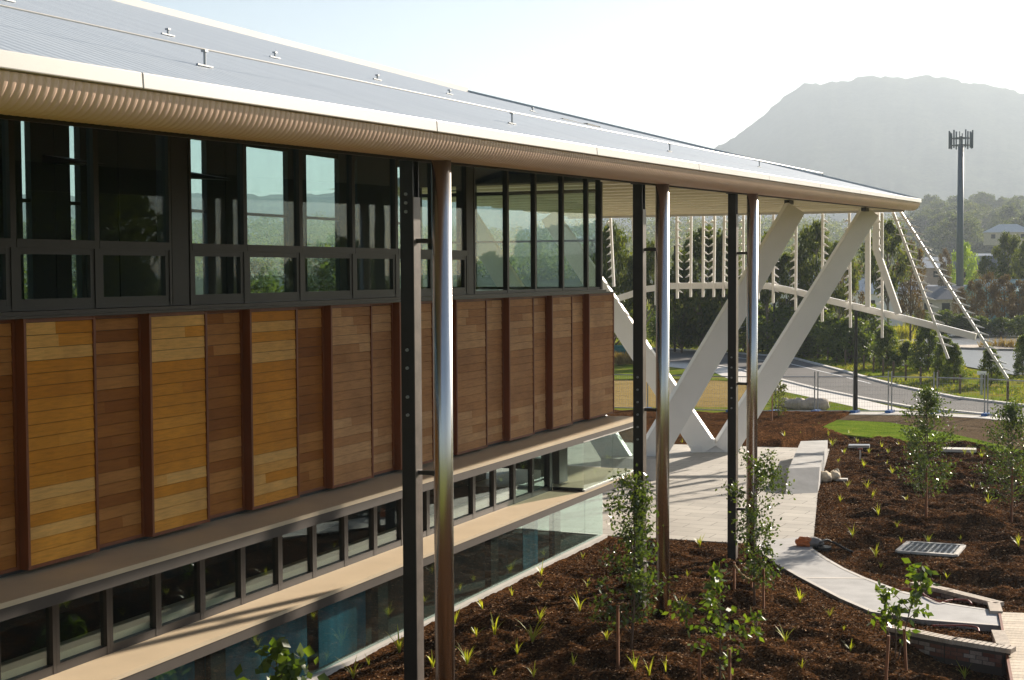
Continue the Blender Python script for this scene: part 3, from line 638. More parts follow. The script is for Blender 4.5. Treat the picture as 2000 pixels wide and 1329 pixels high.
for p in posts:
    m = MB(); anchor(m, p, .17); m.build('line_post', M['galv'], SLN); tops.append((p[0], p[1], roofz(p[0], p[1])+.2))
MB().tube(tops, .012, 6).build('cable', M['cream'], SLN)
for p in ((12, 2), (328, 70), (537, 114), (737, 157), (878, 185), (1040, 218)):
    q = roofhit(*p); m = MB(); anchor(m, q, .08)
    tag(m.build('roof_anchor', M['galv']), 'small steel anchor bracket on the upper slope of the roof below the ridge', 'roof anchor', 'anchor brackets high on the roof')

# ---------------------------------------------------------------- plants near the building
def gzp(p): return np.array([p[0], p[1], float(gz(p[0], p[1]))])
def curve(p, q, bend, n=5):
    p = np.array(p, float); q = np.array(q, float); b = np.array(bend, float)
    return [p+(q-p)*t+b*math.sin(math.pi*t) for t in np.linspace(0, 1, n)]
def sapling(name, label, cat, base, h, w, nleaf, lsize, mat, lowf=.15, nb=22, aspect=.55, lean=(0, 0), bark='bark', prof=None):
    T = thing(name, label, cat, base); b = np.array(base, float); top = b+np.array([lean[0], lean[1], h]); st_ = MB()
    tr = curve(b-np.array([0, 0, .1]), top, (rng.normal()*.05, rng.normal()*.05, 0), 7); st_.tube(tr, list(np.linspace(.028*h/3, .006, 7)), 7)
    tips = []
    for i in range(nb):
        t = lowf+(1-lowf)*(i+rng.uniform(0, 1))/nb; o = b+(top-b)*t; a = rng.uniform(0, 6.283)
        rr = w*.5*(prof(t) if prof else math.sin(math.pi*min(1, .12+.88*t))**.7)*rng.uniform(.6, 1.1)
        q = o+np.array([math.cos(a)*rr, math.sin(a)*rr, rr*rng.uniform(.35, .9)])
        br = curve(o, q, (0, 0, .06*rr), 5); st_.tube(br, list(np.linspace(.010, .003, 5)), 5, False); tips.append((o, q))
    st_.build('trunk', M[bark], T, True)
    tt = rng.integers(0, nb, nleaf); u = rng.uniform(.15, 1.08, nleaf)[:, None]
    O = np.array([tips[k][0] for k in tt]); Q = np.array([tips[k][1] for k in tt])
    u = 1.08-(1.08-u)**1.0*rng.uniform(.35, 1, (nleaf, 1)); C = O+(Q-O)*u+rng.normal(size=(nleaf, 3))*(.03+.038*w)
    V, Fq = leaves(C, lsize, aspect, .25); link_np('foliage', V, Fq, M[mat], T); return T
def stake(p, h, label, tilt=(0, 0)):
    p = gzp(p); m = MB().bar(p-np.array([0, 0, .2]), p+np.array([tilt[0], tilt[1], h]), .045, .045)
    return tag(m.build('tree_stake', M['stake']), label, 'stake')
def hpx(bp, ytop, x=None):               # height that puts the top of a thing standing at bp on photo row ytop
    d = math.hypot(bp[0], bp[1]); return float(atd(x, ytop, d)[2]-bp[2])
def base_at(x, y):                       # ground point under pixel (on the mulch relief)
    p = gp(x, y)
    for _ in range(4): p = gp(x, y, float(gz(p[0], p[1])))
    return gzp(p)
pA = base_at(1232, 1272); sapling('sapling', 'slender small-leaved sapling between the second downpipe and the glass, two stakes at its foot', 'sapling', pA, hpx(pA, 945, 1232), 1.5, 2700, .088, 'leaf_small', .1, 44, lean=(.0, .1), prof=lambda t: 1.0-.62*t)
stake(base_at(1207, 1290), 1.15, 'dark red stake left of the sapling that stands by the second downpipe')
pB = base_at(1474, 1180); sapling('sapling', 'bushy small-leaved sapling in front of the third downpipe beside the curved path', 'sapling', pB, hpx(pB, 905, 1470), 1.4, 2500, .085, 'leaf_small', .12, 36, prof=lambda t: .55 if t < .45 else 1.0-.5*abs(t-.72)/.3)
s1, s2, s3 = base_at(1434, 1172), base_at(1491, 1190), base_at(1468, 1165)
stake(s1, .62, 'left one of the three stakes tied with hessian round the bushy sapling'); stake(s2, .85, 'right one of the three stakes tied with hessian round the bushy sapling')
stake(s3, .6, 'rear stake of the three behind the bushy sapling trunk')
tag(MB().tube(curve(s1+[0, 0, .55], pB+[0, 0, .5], (0, 0, -.08), 6), .03, 6).tube(curve(pB+[0, 0, .5], s2+[0, 0, .8], (0, 0, -.05), 6), .03, 6).build('tree_tie', M['hessian']), 'sagging hessian tie linking the bushy sapling to its stakes', 'tree tie')
pC = base_at(1406, 1338); sapling('broad_leaf_sapling', 'broad-leaved bright green sapling at the bottom of the picture left of the path', 'sapling', pC, hpx(pC, 1112, 1406), .85, 230, .145, 'leaf_big', .12, 20, .6)
stake(base_at(1425, 1345), .68, 'short stake right of the broad-leaved sapling at the bottom edge'); stake(base_at(1366, 1348), .6, 'stub of stake left of the broad-leaved sapling at the bottom edge')
pC2 = base_at(1478, 1285); sapling('broad_leaf_shoot', 'low sprig of glossy broad leaves on the mulch right of the staked sapling', 'shrub', pC2, .62, .55, 55, .14, 'leaf_big', .2, 8, .6)
pC3 = base_at(1325, 1225); sapling('broad_leaf_shoot', 'low lime-leaved seedling beside the foot of the second downpipe', 'shrub', pC3, .5, .5, 60, .14, 'leaf_big', .15, 8, .65)
pD = base_at(1752, 1300); sapling('broad_leaf_sapling', 'twin-stemmed broad-leaved sapling in front of the low brick wall', 'sapling', pD, hpx(pD, 1112, 1790), 1.1, 150, .17, 'leaf_big', .35, 14, .6, lean=(.42, .1))
pD2 = pD+np.array([-.06, 0, 0]); sapling('broad_leaf_sapling', 'left drooping stem of broad leaves by the low brick wall', 'sapling', pD2, hpx(pD, 1155, 1720), .75, 95, .16, 'leaf_big', .2, 10, .6, lean=(-.22, 0))
stake(base_at(1728, 1335), .95, 'leaning left stake in front of the low brick wall', (.06, 0)); stake(base_at(1771, 1308), .72, 'upright right stake in front of the low brick wall', (-.05, 0))
pE = base_at(1807, 1013); sapling('young_tree', 'young bushy tree full of pale glints standing right of the concrete bench on the mound', 'tree', pE, hpx(pE, 765, 1807), 1.75, 4600, .082, 'leaf_small', .16, 70)
stake(pE+np.array([.05, -.12, 0]), 1.5, 'tall brown stake tied close to the bushy young tree on the mound')
pF = base_at(1974, 1022); sapling('young_tree', 'young bushy tree cut by the right edge of the picture', 'tree', pF, hpx(pF, 795, 1974), 1.8, 4400, .082, 'leaf_small', .14, 66)
stake(pF+np.array([.04, -.12, 0]), 1.6, 'tall brown stake at the young tree by the right picture edge')
pG = base_at(1521, 818); sapling('staked_shrub', 'thin leafy shrub behind the third downpipe near the boulders', 'shrub', pG, 1.7, 1.1, 420, .13, 'leaf_gum', .1, 16)
stake(base_at(1508, 822), 1.5, 'orange brown stake beside the thin shrub near the boulders')
pH = np.array([-12.15, 18.85, 0.]); pH = gzp(pH); sapling('lobed_leaf_shrub', 'shrub with large lobed leaves in front of the blue glass at the bottom edge', 'shrub', pH, hpx(pH, 1268, 535), 1.15, 150, .20, 'leaf_big', .3, 16, .85)
pI = gzp(np.array([-1.28, 25.95, 0])); TI = thing('strap_leaf_plant', 'tall plant whose lime strap leaves reach in at the right picture edge above the fence', 'plant', pI)
MB().tube([pI, pI+[0, 0, 4.9]], .05, 8).build('stem', M['bark'], TI)
m = MB()
for k in range(16):
    a = k*2.4; r_ = .75; p0 = pI+np.array([0, 0, 4.85]); pts = [p0+np.array([math.cos(a)*r_*t, math.sin(a)*r_*t, .75*t-.75*t*t*1.05]) for t in np.linspace(0, 1, 7)]
    sdv = np.array([-math.sin(a), math.cos(a), 0]); wd = [.03, .045, .05, .048, .04, .025, .004]
    V = [q+sdv*w_*s_ for q, w_ in zip(pts, wd) for s_ in (-1, 1)]; m.add(V, [(2*i, 2*i+1, 2*i+3, 2*i+2) for i in range(6)])
m.build('leaf_rosette', M['leaf_tuft'], TI)
# grass tufts
def tuft(seed, n=9, h=.32):
    g = np.random.default_rng(seed); m = MB()
    for k in range(n):
        a = g.uniform(0, 6.283); L = h*g.uniform(.6, 1.25); out = L*g.uniform(.15, .75); w = .011*g.uniform(.8, 1.3); cv = g.uniform(.1, .5)
        d = np.array([math.cos(a), math.sin(a), 0]); sv = np.array([-math.sin(a), math.cos(a), 0]); V = []
        for t in (0, .25, .5, .75, 1): 
            c = d*out*t**1.3+np.array([0, 0, L*(t-cv*t*t)]); V += [c-sv*w*(1-t**2*.97), c+sv*w*(1-t**2*.97)]
        m.add(V, [(2*i, 2*i+1, 2*i+3, 2*i+2) for i in range(4)])
    return m
protos = [tuft(40+i, 7+2*(i % 3), .26+.05*(i % 4)) for i in range(6)]
tpx = [(1138, 1092), (1057, 1125), (1055, 1148), (1147, 1152), (942, 1192), (888, 1220), (930, 1257), (966, 1237), (1054, 1212), (1132, 1194), (1158, 1217), (912, 1299), (965, 1322), (1042, 1324), (1040, 1255), (1268, 1322), (1342, 1127), (1366, 1066),
       (1686, 906), (1742, 926), (1655, 952), (1694, 955), (1703, 976), (1641, 983), (1770, 979), (1715, 1009), (1665, 1050), (1752, 1031), (1876, 1052), (1813, 1062), (1849, 1112), (1710, 1087), (1720, 1109), (1991, 1050), (1989, 1081), (1562, 1176), (1648, 1232), (1661, 1267),
       (1534, 1254), (1566, 1306), (1858, 1289), (1884, 1326), (1562, 852), (1618, 851), (1625, 874), (1634, 866), (1675, 869), (1649, 887), (1697, 890), (1722, 875), (1734, 887), (1756, 874), (1637, 904), (1687, 910), (1716, 899), (1732, 907), (1743, 926), (1884, 890), (1899, 893), (1917, 895),
       (1324, 848), (1332, 866), (1532, 855), (1590, 838), (1660, 850), (1240, 1310), (1185, 1250), (1120, 1300), (1010, 1285), (1000, 1165), (1240, 1150), (1330, 1190), (1760, 1060), (1930, 985), (1900, 960), (1670, 1150), (1300, 1300), (720, 1300), (780, 1275), (845, 1310), (690, 1325), (1620, 1205)]
pm = []
tpx = [t_ for t_ in tpx if not (inpoly(np.array([gp(*t_)[:2]]), PATH)[0] or inpoly(np.array([gp(*t_)[:2]]), PLAZA)[0])]
for i, (a, b) in enumerate(tpx):
    p = base_at(a, b)
    if i < 6: o = protos[i].build('grass_tuft', M['leaf_tuft']); pm.append(o)
    else: o = pm[i % 6].copy(); COL.objects.link(o)
    o.location = p; o.rotation_euler = (0, 0, rng.uniform(0, 6.28)); s = rng.uniform(.55, 1.3)*(1.25 if b > 1180 and a < 1100 else 1); o.scale = (s, s, s)
    tag(o, 'small yellow-green strappy grass tuft planted in the dark bark mulch', 'grass tuft', 'grass tufts dotted over the mulch')

# ---------------------------------------------------------------- objects in the garden
bt = .60
e0, e1 = gp(1534, 966), gp(1597, 963); bd = gp(1620, 877)-gp(1597, 963); bd /= np.linalg.norm(bd); up = np.array([0, 0, 1.])
run, ln = 1.72, 9.6
V = [e0+up*.006, e1+up*.006, e1+bd*ln+up*.006, e0+bd*ln+up*.006, e0+bd*run+up*bt, e1+bd*run+up*bt, e1+bd*ln+up*bt, e0+bd*ln+up*bt]
tag(MB().add(V, [(0, 1, 5, 4), (4, 5, 6, 7), (1, 2, 6, 5), (0, 4, 7, 3), (3, 7, 6, 2), (0, 3, 2, 1)]).build('concrete_bench', M['conc_blue']), 'pale concrete bench block with a sloping front end on the plaza edge', 'bench')
pS = base_at(1612, 940); m = MB()
m.blob(pS+[-.05, -.1, .14], (.28, .24, .2), 14, 9, .22, 3).blob(pS+[.22, .35, .14], (.2, .3, .16), 12, 8, .25, 4).blob(pS+[.2, .75, .1], (.14, .2, .22), 12, 8, .25, 5)
tag(m.build('crumpled_sack', M['cream_cloth'], smooth=True), 'crumpled cream sacking heaped against the side of the concrete bench', 'sack')
pS2 = base_at(1642, 940); tag(MB().bar(pS2+[-.2, 0, .05], pS2+[.22, .05, .06], .06, .28).build('concrete_offcut', M['conc']), 'small pale slab offcut lying on the mulch beside the cream sacking', 'offcut')
# orange and grey tool bag with hose
pT = gp(1585, 1060, .12); T = thing('tool_bag', 'slumped orange and grey bag lying where the plaza meets the curved path', 'bag', (pT[0], pT[1], .03))
ax_ = np.array([CR[0], CR[1], 0])
c0 = np.array([pT[0], pT[1], .17]); pts = [c0+ax_*t for t in (-.48, -.36, -.2, 0, .16, .3, .36)]
MB().blob(c0+ax_*.06+[0, 0, -.04], (.26, .19, .125), 16, 9, .13, 8).build('bag_body', M['grey_cloth'], T, True)
MB().blob(c0-ax_*.2+[0, 0, -.035], (.22, .17, .13), 14, 8, .22, 9).build('bag_flap', M['orange'], T, False)
hose = [gp(1597, 1070, .08), gp(1603, 1060, .2), gp(1614, 1055, .22), gp(1632, 1062, .12), gp(1650, 1072, .05), gp(1665, 1078, .06)]
def smooth_pts(P, n=6):
    out = []
    P = [np.array(p, float) for p in P]
    for i in range(len(P)-1):
        p0, p1, p2, p3 = P[max(i-1, 0)], P[i], P[i+1], P[min(i+2, len(P)-1)]
        for t in np.linspace(0, 1, n, endpoint=False): out.append(.5*((2*p1)+(-p0+p2)*t+(2*p0-5*p1+4*p2-p3)*t*t+(-p0+3*p1-3*p2+p3)*t**3))
    return out+[P[-1]]
tag(MB().tube(smooth_pts(hose), .03, 8).build('hose', M['black_rubber'], None, True), 'short black hose running from the orange bag onto the mulch', 'hose')
pl_ = gp(1607, 1071, .02); tag(MB().tube([(pl_[0], pl_[1], 0), (pl_[0], pl_[1], .06)], .22, 20).build('round_lid', M['black_rubber']), 'flat dark round lid lying under the orange bag beside the path', 'lid')
# drain grate
gr = [base_at(1753, 1083), base_at(1866, 1090), base_at(1882, 1069), base_at(1775, 1063)]; zg = .045
gr = [np.array([p[0], p[1], zg]) for p in gr]
T = thing('drain_grate', 'rectangular steel drain grate with a pale rim set in the mulch', 'drain grate', gr[0])
m = MB()
for i in range(4): m.bar(gr[i], gr[(i+1) % 4], .05, .12, (0, 0, 1))
m.build('rim', M['conc'], T); m = MB()
for k in range(1, 10):
    t = k/10; m.bar(gr[0]+(gr[1]-gr[0])*t, gr[3]+(gr[2]-gr[3])*t, .03, .035, (0, 0, 1))
for t in np.linspace(.06, .94, 14): m.bar(gr[0]+(gr[3]-gr[0])*t-[0, 0, .012], gr[1]+(gr[2]-gr[1])*t-[0, 0, .012], .012, .02, (0, 0, 1))
m.build('bars', M['galv'], T)
MB().add([p-[0, 0, .045] for p in gr], [(0, 1, 2, 3)]).build('pit', M['black_rubber'], T)
# brick walls
def brick_wall(name, label, pts, h, w):
    pts = [np.array(p) for p in pts]; T = thing(name, label, 'wall', (*pts[0], 0)); bm_, cm = MB(), MB(); c = .076; rows = int(h/c)
    mort = MB()
    for si, (a, b) in enumerate(zip(pts, pts[1:])):
        L = np.linalg.norm(b-a); t = (b-a)/L; n_ = np.array([-t[1], t[0]])
        A3 = lambda s_, o_, z_: (*(a+t*s_+n_*o_), z_)
        mort.prism_lt([A3(0, -w/2+.006, -.3), A3(L, -w/2+.006, -.3), A3(L, w/2-.006, -.3), A3(0, w/2-.006, -.3)], [A3(0, -w/2+.006, h-.09), A3(L, -w/2+.006, h-.09), A3(L, w/2-.006, h-.09), A3(0, w/2-.006, h-.09)])
        for r_ in range(-2, rows-1):
            s_ = -.12*(r_ % 2)
            while s_ < L:
                s0, s1_ = max(s_, 0)+.005, min(s_+.23, L)-.005
                if s1_-s0 > .03:
                    for o0, o1 in ((-w/2, -w/2+.03), (w/2-.03, w/2)):
                        bm_.prism_lt([A3(s0, o0, r_*c+.005), A3(s1_, o0, r_*c+.005), A3(s1_, o1, r_*c+.005), A3(s0, o1, r_*c+.005)], [A3(s0, o0, r_*c+c-.005), A3(s1_, o0, r_*c+c-.005), A3(s1_, o1, r_*c+c-.005), A3(s0, o1, r_*c+c-.005)])
                s_ += .24
        s_ = -.02 if si == 0 else w/2
        while s_ < L+(.02 if si == len(pts)-2 else w/2):
            z0 = h-.085; cm.prism_lt([A3(s_+.012, -w/2-.015, z0), A3(s_+.1, -w/2-.015, z0), A3(s_+.1, w/2+.015, z0), A3(s_+.012, w/2+.015, z0)], [A3(s_+.012, -w/2-.015, h), A3(s_+.1, -w/2-.015, h), A3(s_+.1, w/2+.015, h), A3(s_+.012, w/2+.015, h)]); s_ += .104
    bm_.build('brickwork', M['brick'], T); cm.build('coping', M['coping'], T); mort.build('mortar', M['ledge_edge'], T); return T
wz = .22
W1 = [gp(1737, 1222, wz), gp(1850, 1245, wz), gp(1962, 1263, wz)]; brick_wall('brick_planter_wall', 'low brick planter wall with a brick coping on the near side of the curved path', [p[:2] for p in W1]+[gp(1950, 1232, wz)[:2]], wz, .22)
W2 = [gp(1785, 1137, .1), gp(1845, 1150, .1), gp(1940, 1174, .1)]; brick_wall('brick_planter_wall', 'low brick planter edging with pale coping on the far side of the curved path', [p[:2] for p in W2]+[gp(1946, 1193, .1)[:2]], .10, .22)
for P, lab in (([(1755, 1150), (1790, 1152), (1810, 1165), (1835, 1175), (1860, 1172), (1888, 1172), (1898, 1180)], 'dark red hose looping over the path end inside the far brick edging'),
               ([(1820, 1222), (1850, 1222), (1885, 1222), (1908, 1226), (1912, 1234)], 'dark red hose lying in the planter behind the near brick wall')):
    tag(MB().tube(smooth_pts([gp(*p, .07) for p in P]), .018, 8).build('hose', M['red_rubber'], None, True), lab, 'hose')
# timber deck at the right edge
D0, D1, D2 = gp(1952, 1196, .06), gp(1976, 1330, .06), gp(2060, 1330, .06); D3 = gp(2060, 1200, .06)
T = thing('timber_deck', 'pale timber deck of narrow boards at the right edge of the picture', 'deck', (D0[0], D0[1], 0)); m = MB()
nd = 26
for k in range(nd+14):
    t0, t1 = k/nd, (k+.93)/nd
    m.prism([tuple((D0+(D1-D0)*t0)[:2]), tuple((D0+(D1-D0)*t1)[:2]), tuple((D3+(D1-D0)*t1)[:2]), tuple((D3+(D1-D0)*t0)[:2])], .03, .062)
m.build('deck_boards', M['deck'], T); e2 = D0+(D1-D0)*1.5
MB().bar((*D0[:2], -.04), (*e2[:2], -.04), .22, .05, (0, 0, 1)).build('edge_beam', M['wood_frame'], T)
# tap post and irrigation box on the mulch
pp_ = base_at(1680, 900); T = thing('tap_post', 'short pale standpipe with a red tap in the mulch behind the bench', 'tap', pp_)
MB().tube([pp_, pp_+[0, 0, .4]], .03, 8).build('standpipe', M['conc'], T); MB().bar(pp_+[-.08, 0, .42], pp_+[.08, 0, .44], .06, .06).build('tap', M['red_rubber'], T)
pp_ = base_at(1675, 880); tag(MB().bar(pp_+[-.35, 0, .06], pp_+[.45, .1, .08], .1, .5, (0, 0, 1)).build('valve_box', M['galv']), 'grey rectangular valve box lid behind the red tap', 'valve box')
pp_ = base_at(1878, 884); tag(MB().bar(pp_+[-.7, 0, .05], pp_+[.5, .1, .06], .1, .6, (0, 0, 1)).build('pit_cover', M['conc']), 'pale concrete pit cover at the edge of the turf behind the young tree', 'pit cover')

# ---------------------------------------------------------------- fence, bollards, lamps, boulders
fp = [(1110, 797), (1185, 799), (1262, 801), (1345, 803), (1428, 805), (1512, 806), (1594, 806), (1670, 806), (1738, 806), (1827, 808), (1926, 812), (2030, 820)]
fpts = [gp(*p) for p in fp]
for i, (a, b) in enumerate(zip(fpts, fpts[1:])):
    T = thing('fence_panel', 'galvanised wire mesh temporary fence panel on blue feet along the far edge of the garden', 'fence', (a+b)/2, 'temporary fence panels')
    t = (b-a)/np.linalg.norm(b-a); a2, b2 = a+t*.08, b-t*.08; m = MB()
    for p in (a2, b2): m.tube([p+[0, 0, 0], p+[0, 0, 2.05]], .034, 6)
    for z in (.08, 1.78): m.tube([a2+[0, 0, z], b2+[0, 0, z]], .030, 6)
    m.build('fence_frame', M['galv'], T); m = MB(); L = np.linalg.norm(b2-a2); n_ = int(L/.12)
    for k in range(1, n_): p = a2+t*L*k/n_; m.bar(p+[0, 0, .1], p+[0, 0, 1.78], .005, .005)
    for k in range(1, 9): m.bar(a2+[0, 0, .1+k*.2], b2+[0, 0, .1+k*.2], .005, .005)
    m.build('wire_mesh', M['galv'], T)
    MB().bar(b+np.array([-.06, -.32, .06]), b+np.array([.06, .32, .06]), .12, .3, (0, 0, 1)).build('foot', M['blue_block'], T)
bol = [(1404, 653, 676), (1483, 659, 683), (1576, 670, 694), (1597, 673, 698), (1617, 676, 702), (1634, 679, 705), (1651, 684, 710), (1687, 693, 720), (1706, 697, 725), (1725, 702, 731), (1745, 708, 736), (1769, 712, 742), (1798, 720, 749), (1832, 727, 756), (1875, 733, 766), (1968, 747, 780), (1322, 646, 668), (1245, 645, 667)]
bp0 = None
for (x, yt, yb) in bol:
    p = gp(x, yb)
    if bp0 is None:
        bp0 = MB().tube([(0, 0, -.1), (0, 0, .95), (0, 0, 1.0)], [.07, .07, .05], 10).build('bollard', M['bark']); o = bp0
    else: o = bp0.copy(); COL.objects.link(o)
    o.location = p; tag(o, 'dark timber bollard on the grass verge along the far side of the road', 'bollard', 'timber bollards beside the road')
p = gp(1917, 772); T = thing('sign_post', 'short grey post with a small white plate among the bollards', 'sign post', p)
MB().tube([p, p+[0, 0, 1.2]], .07, 8).build('post', M['galv'], T); MB().bar(p+[-.25, 0, 1.25], p+[.25, 0, 1.25], .2, .05, (0, 0, 1)).build('plate', M['white'], T)
def lamp(x, yb, yt, label, arm=0, r=.1):
    p = gp(x, yb); h = hpx(p, yt, x); T = thing('street_lamp', label, 'street lamp', p)
    MB().tube([p-[0, 0, .1], p+[0, 0, h]], [r, r*.7], 10).build('pole', M['steel_black'], T)
    if arm:
        d = ax_*arm; MB().bar(p+[0, 0, h-.05], p+d*.4+[0, 0, h], .06, .06).build('arm', M['steel_black'], T)
        MB().bar(p+d*.35+[0, 0, h+.0], p+d+[0, 0, h-.03], .12, .3, (0, 0, 1)).build('lamp_head', M['steel_black'], T)
lamp(1318, 687, 480, 'black street lamp seen between the second downpipe and the white prop', .6, .12)
lamp(1512, 692, 481, 'black street lamp with a flat head pointing right behind the screen ribs', .8, .12)
lamp(1671, 806, 607, 'black lamp post with a short arm near the fence below the curved rail', 1.0, .11)
lamp(1243, 803, 683, 'short black lamp post partly behind the left white prop', 0, .11)
for i, (x, y, rr) in enumerate(((1544, 797, .36), (1560, 798, .42), (1574, 799, .36), (1588, 799, .46), (1604, 800, .44), (1532, 794, .34))):
    p = gp(x, y); tag(MB().blob(p+[0, 0, rr*.55], (rr, rr*.8, rr*.75), 12, 8, .16, 60+i).build('boulder', M['rock'], smooth=True), 'rounded sandstone boulder in the short row beside the fence', 'boulder', 'row of sandstone boulders by the fence')
p = gp(1210, 693); tag(MB().blob(p+[0, 0, .3], (1.0, .8, .5), 14, 8, .2, 5).build('tarp_heap', M['tarp'], smooth=True), 'green tarpaulin heap on the dry grass just right of the timber corner', 'tarpaulin')

# ---------------------------------------------------------------- trees beyond the road
def tree_proto(name, kind, seed):
    """unit tree: height 1, crown width about 1"""
    global rng
    keep = rng; rng = np.random.default_rng(seed); T = thing(name, None, None, (0, 0, 0)); st_ = MB()
    spec = dict(gum=(.42, 15, 260, .045, .17, 'leaf_gum', 'bark_pale'), dense=(.12, 26, 230, .045, .19, 'leaf_dense', 'bark'), pine=(.02, 30, 240, .05, .19, 'leaf_pine', 'bark'),
                lime=(.2, 22, 260, .04, .18, 'leaf_lime', 'bark'), rust=(.25, 16, 230, .04, .18, 'leaf_rust', 'bark'), round=(.05, 26, 130, .07, .26, 'leaf_pine', 'bark'))[kind]
    z0, nc, nl, ls, cr, lm, bm_ = spec
    st_.tube(curve((0, 0, -.04), (rng.normal()*.04, rng.normal()*.04, .80), (rng.normal()*.04, 0, 0), 7), list(np.linspace(.030, .008, 7)), 7); CC = []
    for i in range(nc):
        t = (i+.5)/nc; z = z0+(.94-z0)*t; 
        env = {'pine': (1-t)**.6*.95+.1, 'gum': math.sin(math.pi*(.15+.8*t))}.get(kind, math.sin(math.pi*(.18+.76*t))**.8)
        a = i*2.4+rng.uniform(-.5, .5); rr = .5*env*rng.uniform(.35, .85); c = np.array([math.cos(a)*rr, math.sin(a)*rr, z]); s = cr*(.55+.45*env)*rng.uniform(.75, 1.2)
        st_.tube(curve((0, 0, max(.04, z-rr*.9)), c, (0, 0, -.02), 5), list(np.linspace(.012, .003, 5)), 5, False)
        d = rng.normal(size=(nl, 3)); d /= np.linalg.norm(d, axis=1)[:, None]; d *= (rng.uniform(0, 1, nl)**.45)[:, None]; d[:, 2] = d[:, 2]*.75+.1*(1-d[:, 0]**2)
        CC.append(c+d*s*np.array([1, 1, .75]))
    C = np.concatenate(CC); V, Fq = leaves(C, ls, .55, .2); link_np('crown', V, Fq, M[lm], T); st_.build('trunk', M[bm_], T, True); rng = keep; return T
PROTO = {}
def tree(kind, x, yb, yt, w, label, name, cat='tree', D=None, zb=None, group=None, loc=None):
    v = sum(1 for t in USED if t[0] == kind) % 3; USED.append((kind,))
    key = (kind, v); base = loc if loc is not None else (gp(x, yb) if D is None else atd(x, yb, D))
    if loc is None and D is not None: base = np.array([base[0], base[1], zb if zb is not None else base[2]])
    if key not in PROTO: T = tree_proto(name, kind, 100+v*17+len(kind)*7+ord(kind[0])); PROTO[key] = T
    else: T = copy_tree(PROTO[key]); T.name = name
    d = math.hypot(base[0], base[1])
    if loc is None: h = float(atd(x, yt, d)[2]-base[2]); ww = w*d/F
    else: h, ww = yt, w
    T.location = base; T.scale = (ww, ww, h); T.rotation_euler = (0, 0, random.uniform(0, 6.28)); tag(T, label, cat, group); return T
USED = []
TL = [('dense', 1196, 690, 436, 120, 'dark evergreen tree just right of the glazed building corner', 'evergreen_tree'),
      ('gum', 1262, 690, 462, 105, 'olive gum tree seen behind the second black column', 'gum_tree'),
      ('dense', 1372, 688, 440, 165, 'largest dense evergreen tree filling the middle of the hanging ribs', 'evergreen_tree'),
      ('dense', 1330, 688, 520, 80, 'lower dark evergreen at the left foot of the largest one', 'evergreen_tree'),
      ('dense', 1420, 689, 445, 80, 'dark evergreen tree behind the third black column', 'evergreen_tree'),
      ('gum', 1500, 690, 452, 85, 'green gum tree just right of the third downpipe', 'gum_tree'),
      ('gum', 1540, 690, 490, 90, 'lower gum tree behind the flat-headed street lamp', 'gum_tree'),
      ('gum', 1592, 690, 430, 110, 'tall open gum tree between the street lamp and the long white prop', 'gum_tree'),
      ('gum', 1638, 700, 470, 90, 'thin gum tree behind the long white prop', 'gum_tree'),
      ('gum', 1735, 672, 425, 110, 'tall gum tree with bare pale limbs behind the bent hanger', 'gum_tree'),
      ('rust', 1778, 665, 468, 75, 'rusty brown crowned tree behind the two slanting ribs', 'tree'),
      ('rust', 1660, 660, 500, 60, 'brownish sparse tree right of the long white prop', 'tree')]
for k_, x, yb, yt, w, lab, nm in TL: tree(k_, x, yb, yt, w, lab, nm)
SH = [(1235, 668, 590, 70), (1345, 680, 605, 70), (1500, 686, 600, 80), (1545, 692, 605, 90), (1600, 694, 600, 80), (1628, 700, 622, 60), (1660, 705, 625, 60), (1690, 700, 600, 70), (1570, 696, 640, 60), (1455, 684, 590, 60), (1395, 684, 600, 70), (1300, 676, 600, 60)]
for x, yb, yt, w in SH: tree('round', x, yb, yt-6, w*1.45, 'dark rounded shrub growing under the gum trees across the road', 'bush', 'shrub', group='shrubs under the gum trees')
PN = [(1730, 712, 640, 62, 'feathery dark young pine on the bank below the curved rail'), (1771, 712, 672, 44, 'small squat young pine between two bigger ones on the bank'), (1812, 716, 632, 70, 'feathery young pine behind the end of the first slanting rib'), (1845, 735, 660, 52, 'dark young pine at the tip of the first slanting rib'), (1863, 740, 676, 52, 'bright green young pine with a bare foot at the pond edge'), (1934, 746, 682, 60, 'sparse young pine behind the last slanting rib by the pond'), (1998, 726, 660, 50, 'dark young pine on the pond bank at the right picture edge')]
for x, yb, yt, w, lab in PN: tree('pine', x, yb+5, yt-6, w*(1.12 if x < 1900 else .9), lab, 'pine_tree')
# vegetation and houses beyond the pond
tree('lime', 1882, 600, 468, 66, 'round lime green tree in spring leaf behind the mobile mast', 'lime_tree', D=260, zb=0.)
tree('rust', 1845, 600, 484, 36, 'narrow brown tree left of the lime green tree', 'tree', D=250, zb=0.)
tree('gum', 1968, 620, 452, 80, 'olive gum tree right of the mobile mast above the brown thicket', 'gum_tree', D=220, zb=0.)
tree('gum', 2010, 620, 462, 80, 'olive gum tree cut by the right picture edge beyond the pond', 'gum_tree', D=215, zb=0.)
tree('gum', 1925, 600, 497, 50, 'small grey green gum tree in front of the dark grey roof', 'gum_tree', D=215, zb=0.)
for i, (x, w, yt) in enumerate(((1900, 50, 545), (1930, 60, 530), (1960, 60, 535), (1990, 60, 545), (2020, 60, 540), (1875, 40, 560))): tree('rust', x, 640, yt, w, 'brown bare-twigged thicket shrub on the far bank of the pond', 'thicket_shrub', 'shrub', D=175, zb=0., group='brown thicket on the far pond bank')
for x, yt, w in ((1845, 606, 60), (1880, 612, 50), (1915, 618, 50), (1955, 620, 50), (1995, 616, 50), (1800, 606, 50)): tree('round', x, 640, yt, w, 'dark green bush low on the far bank of the pond', 'bush', 'shrub', D=165, zb=0., group='bushes on the far pond bank')
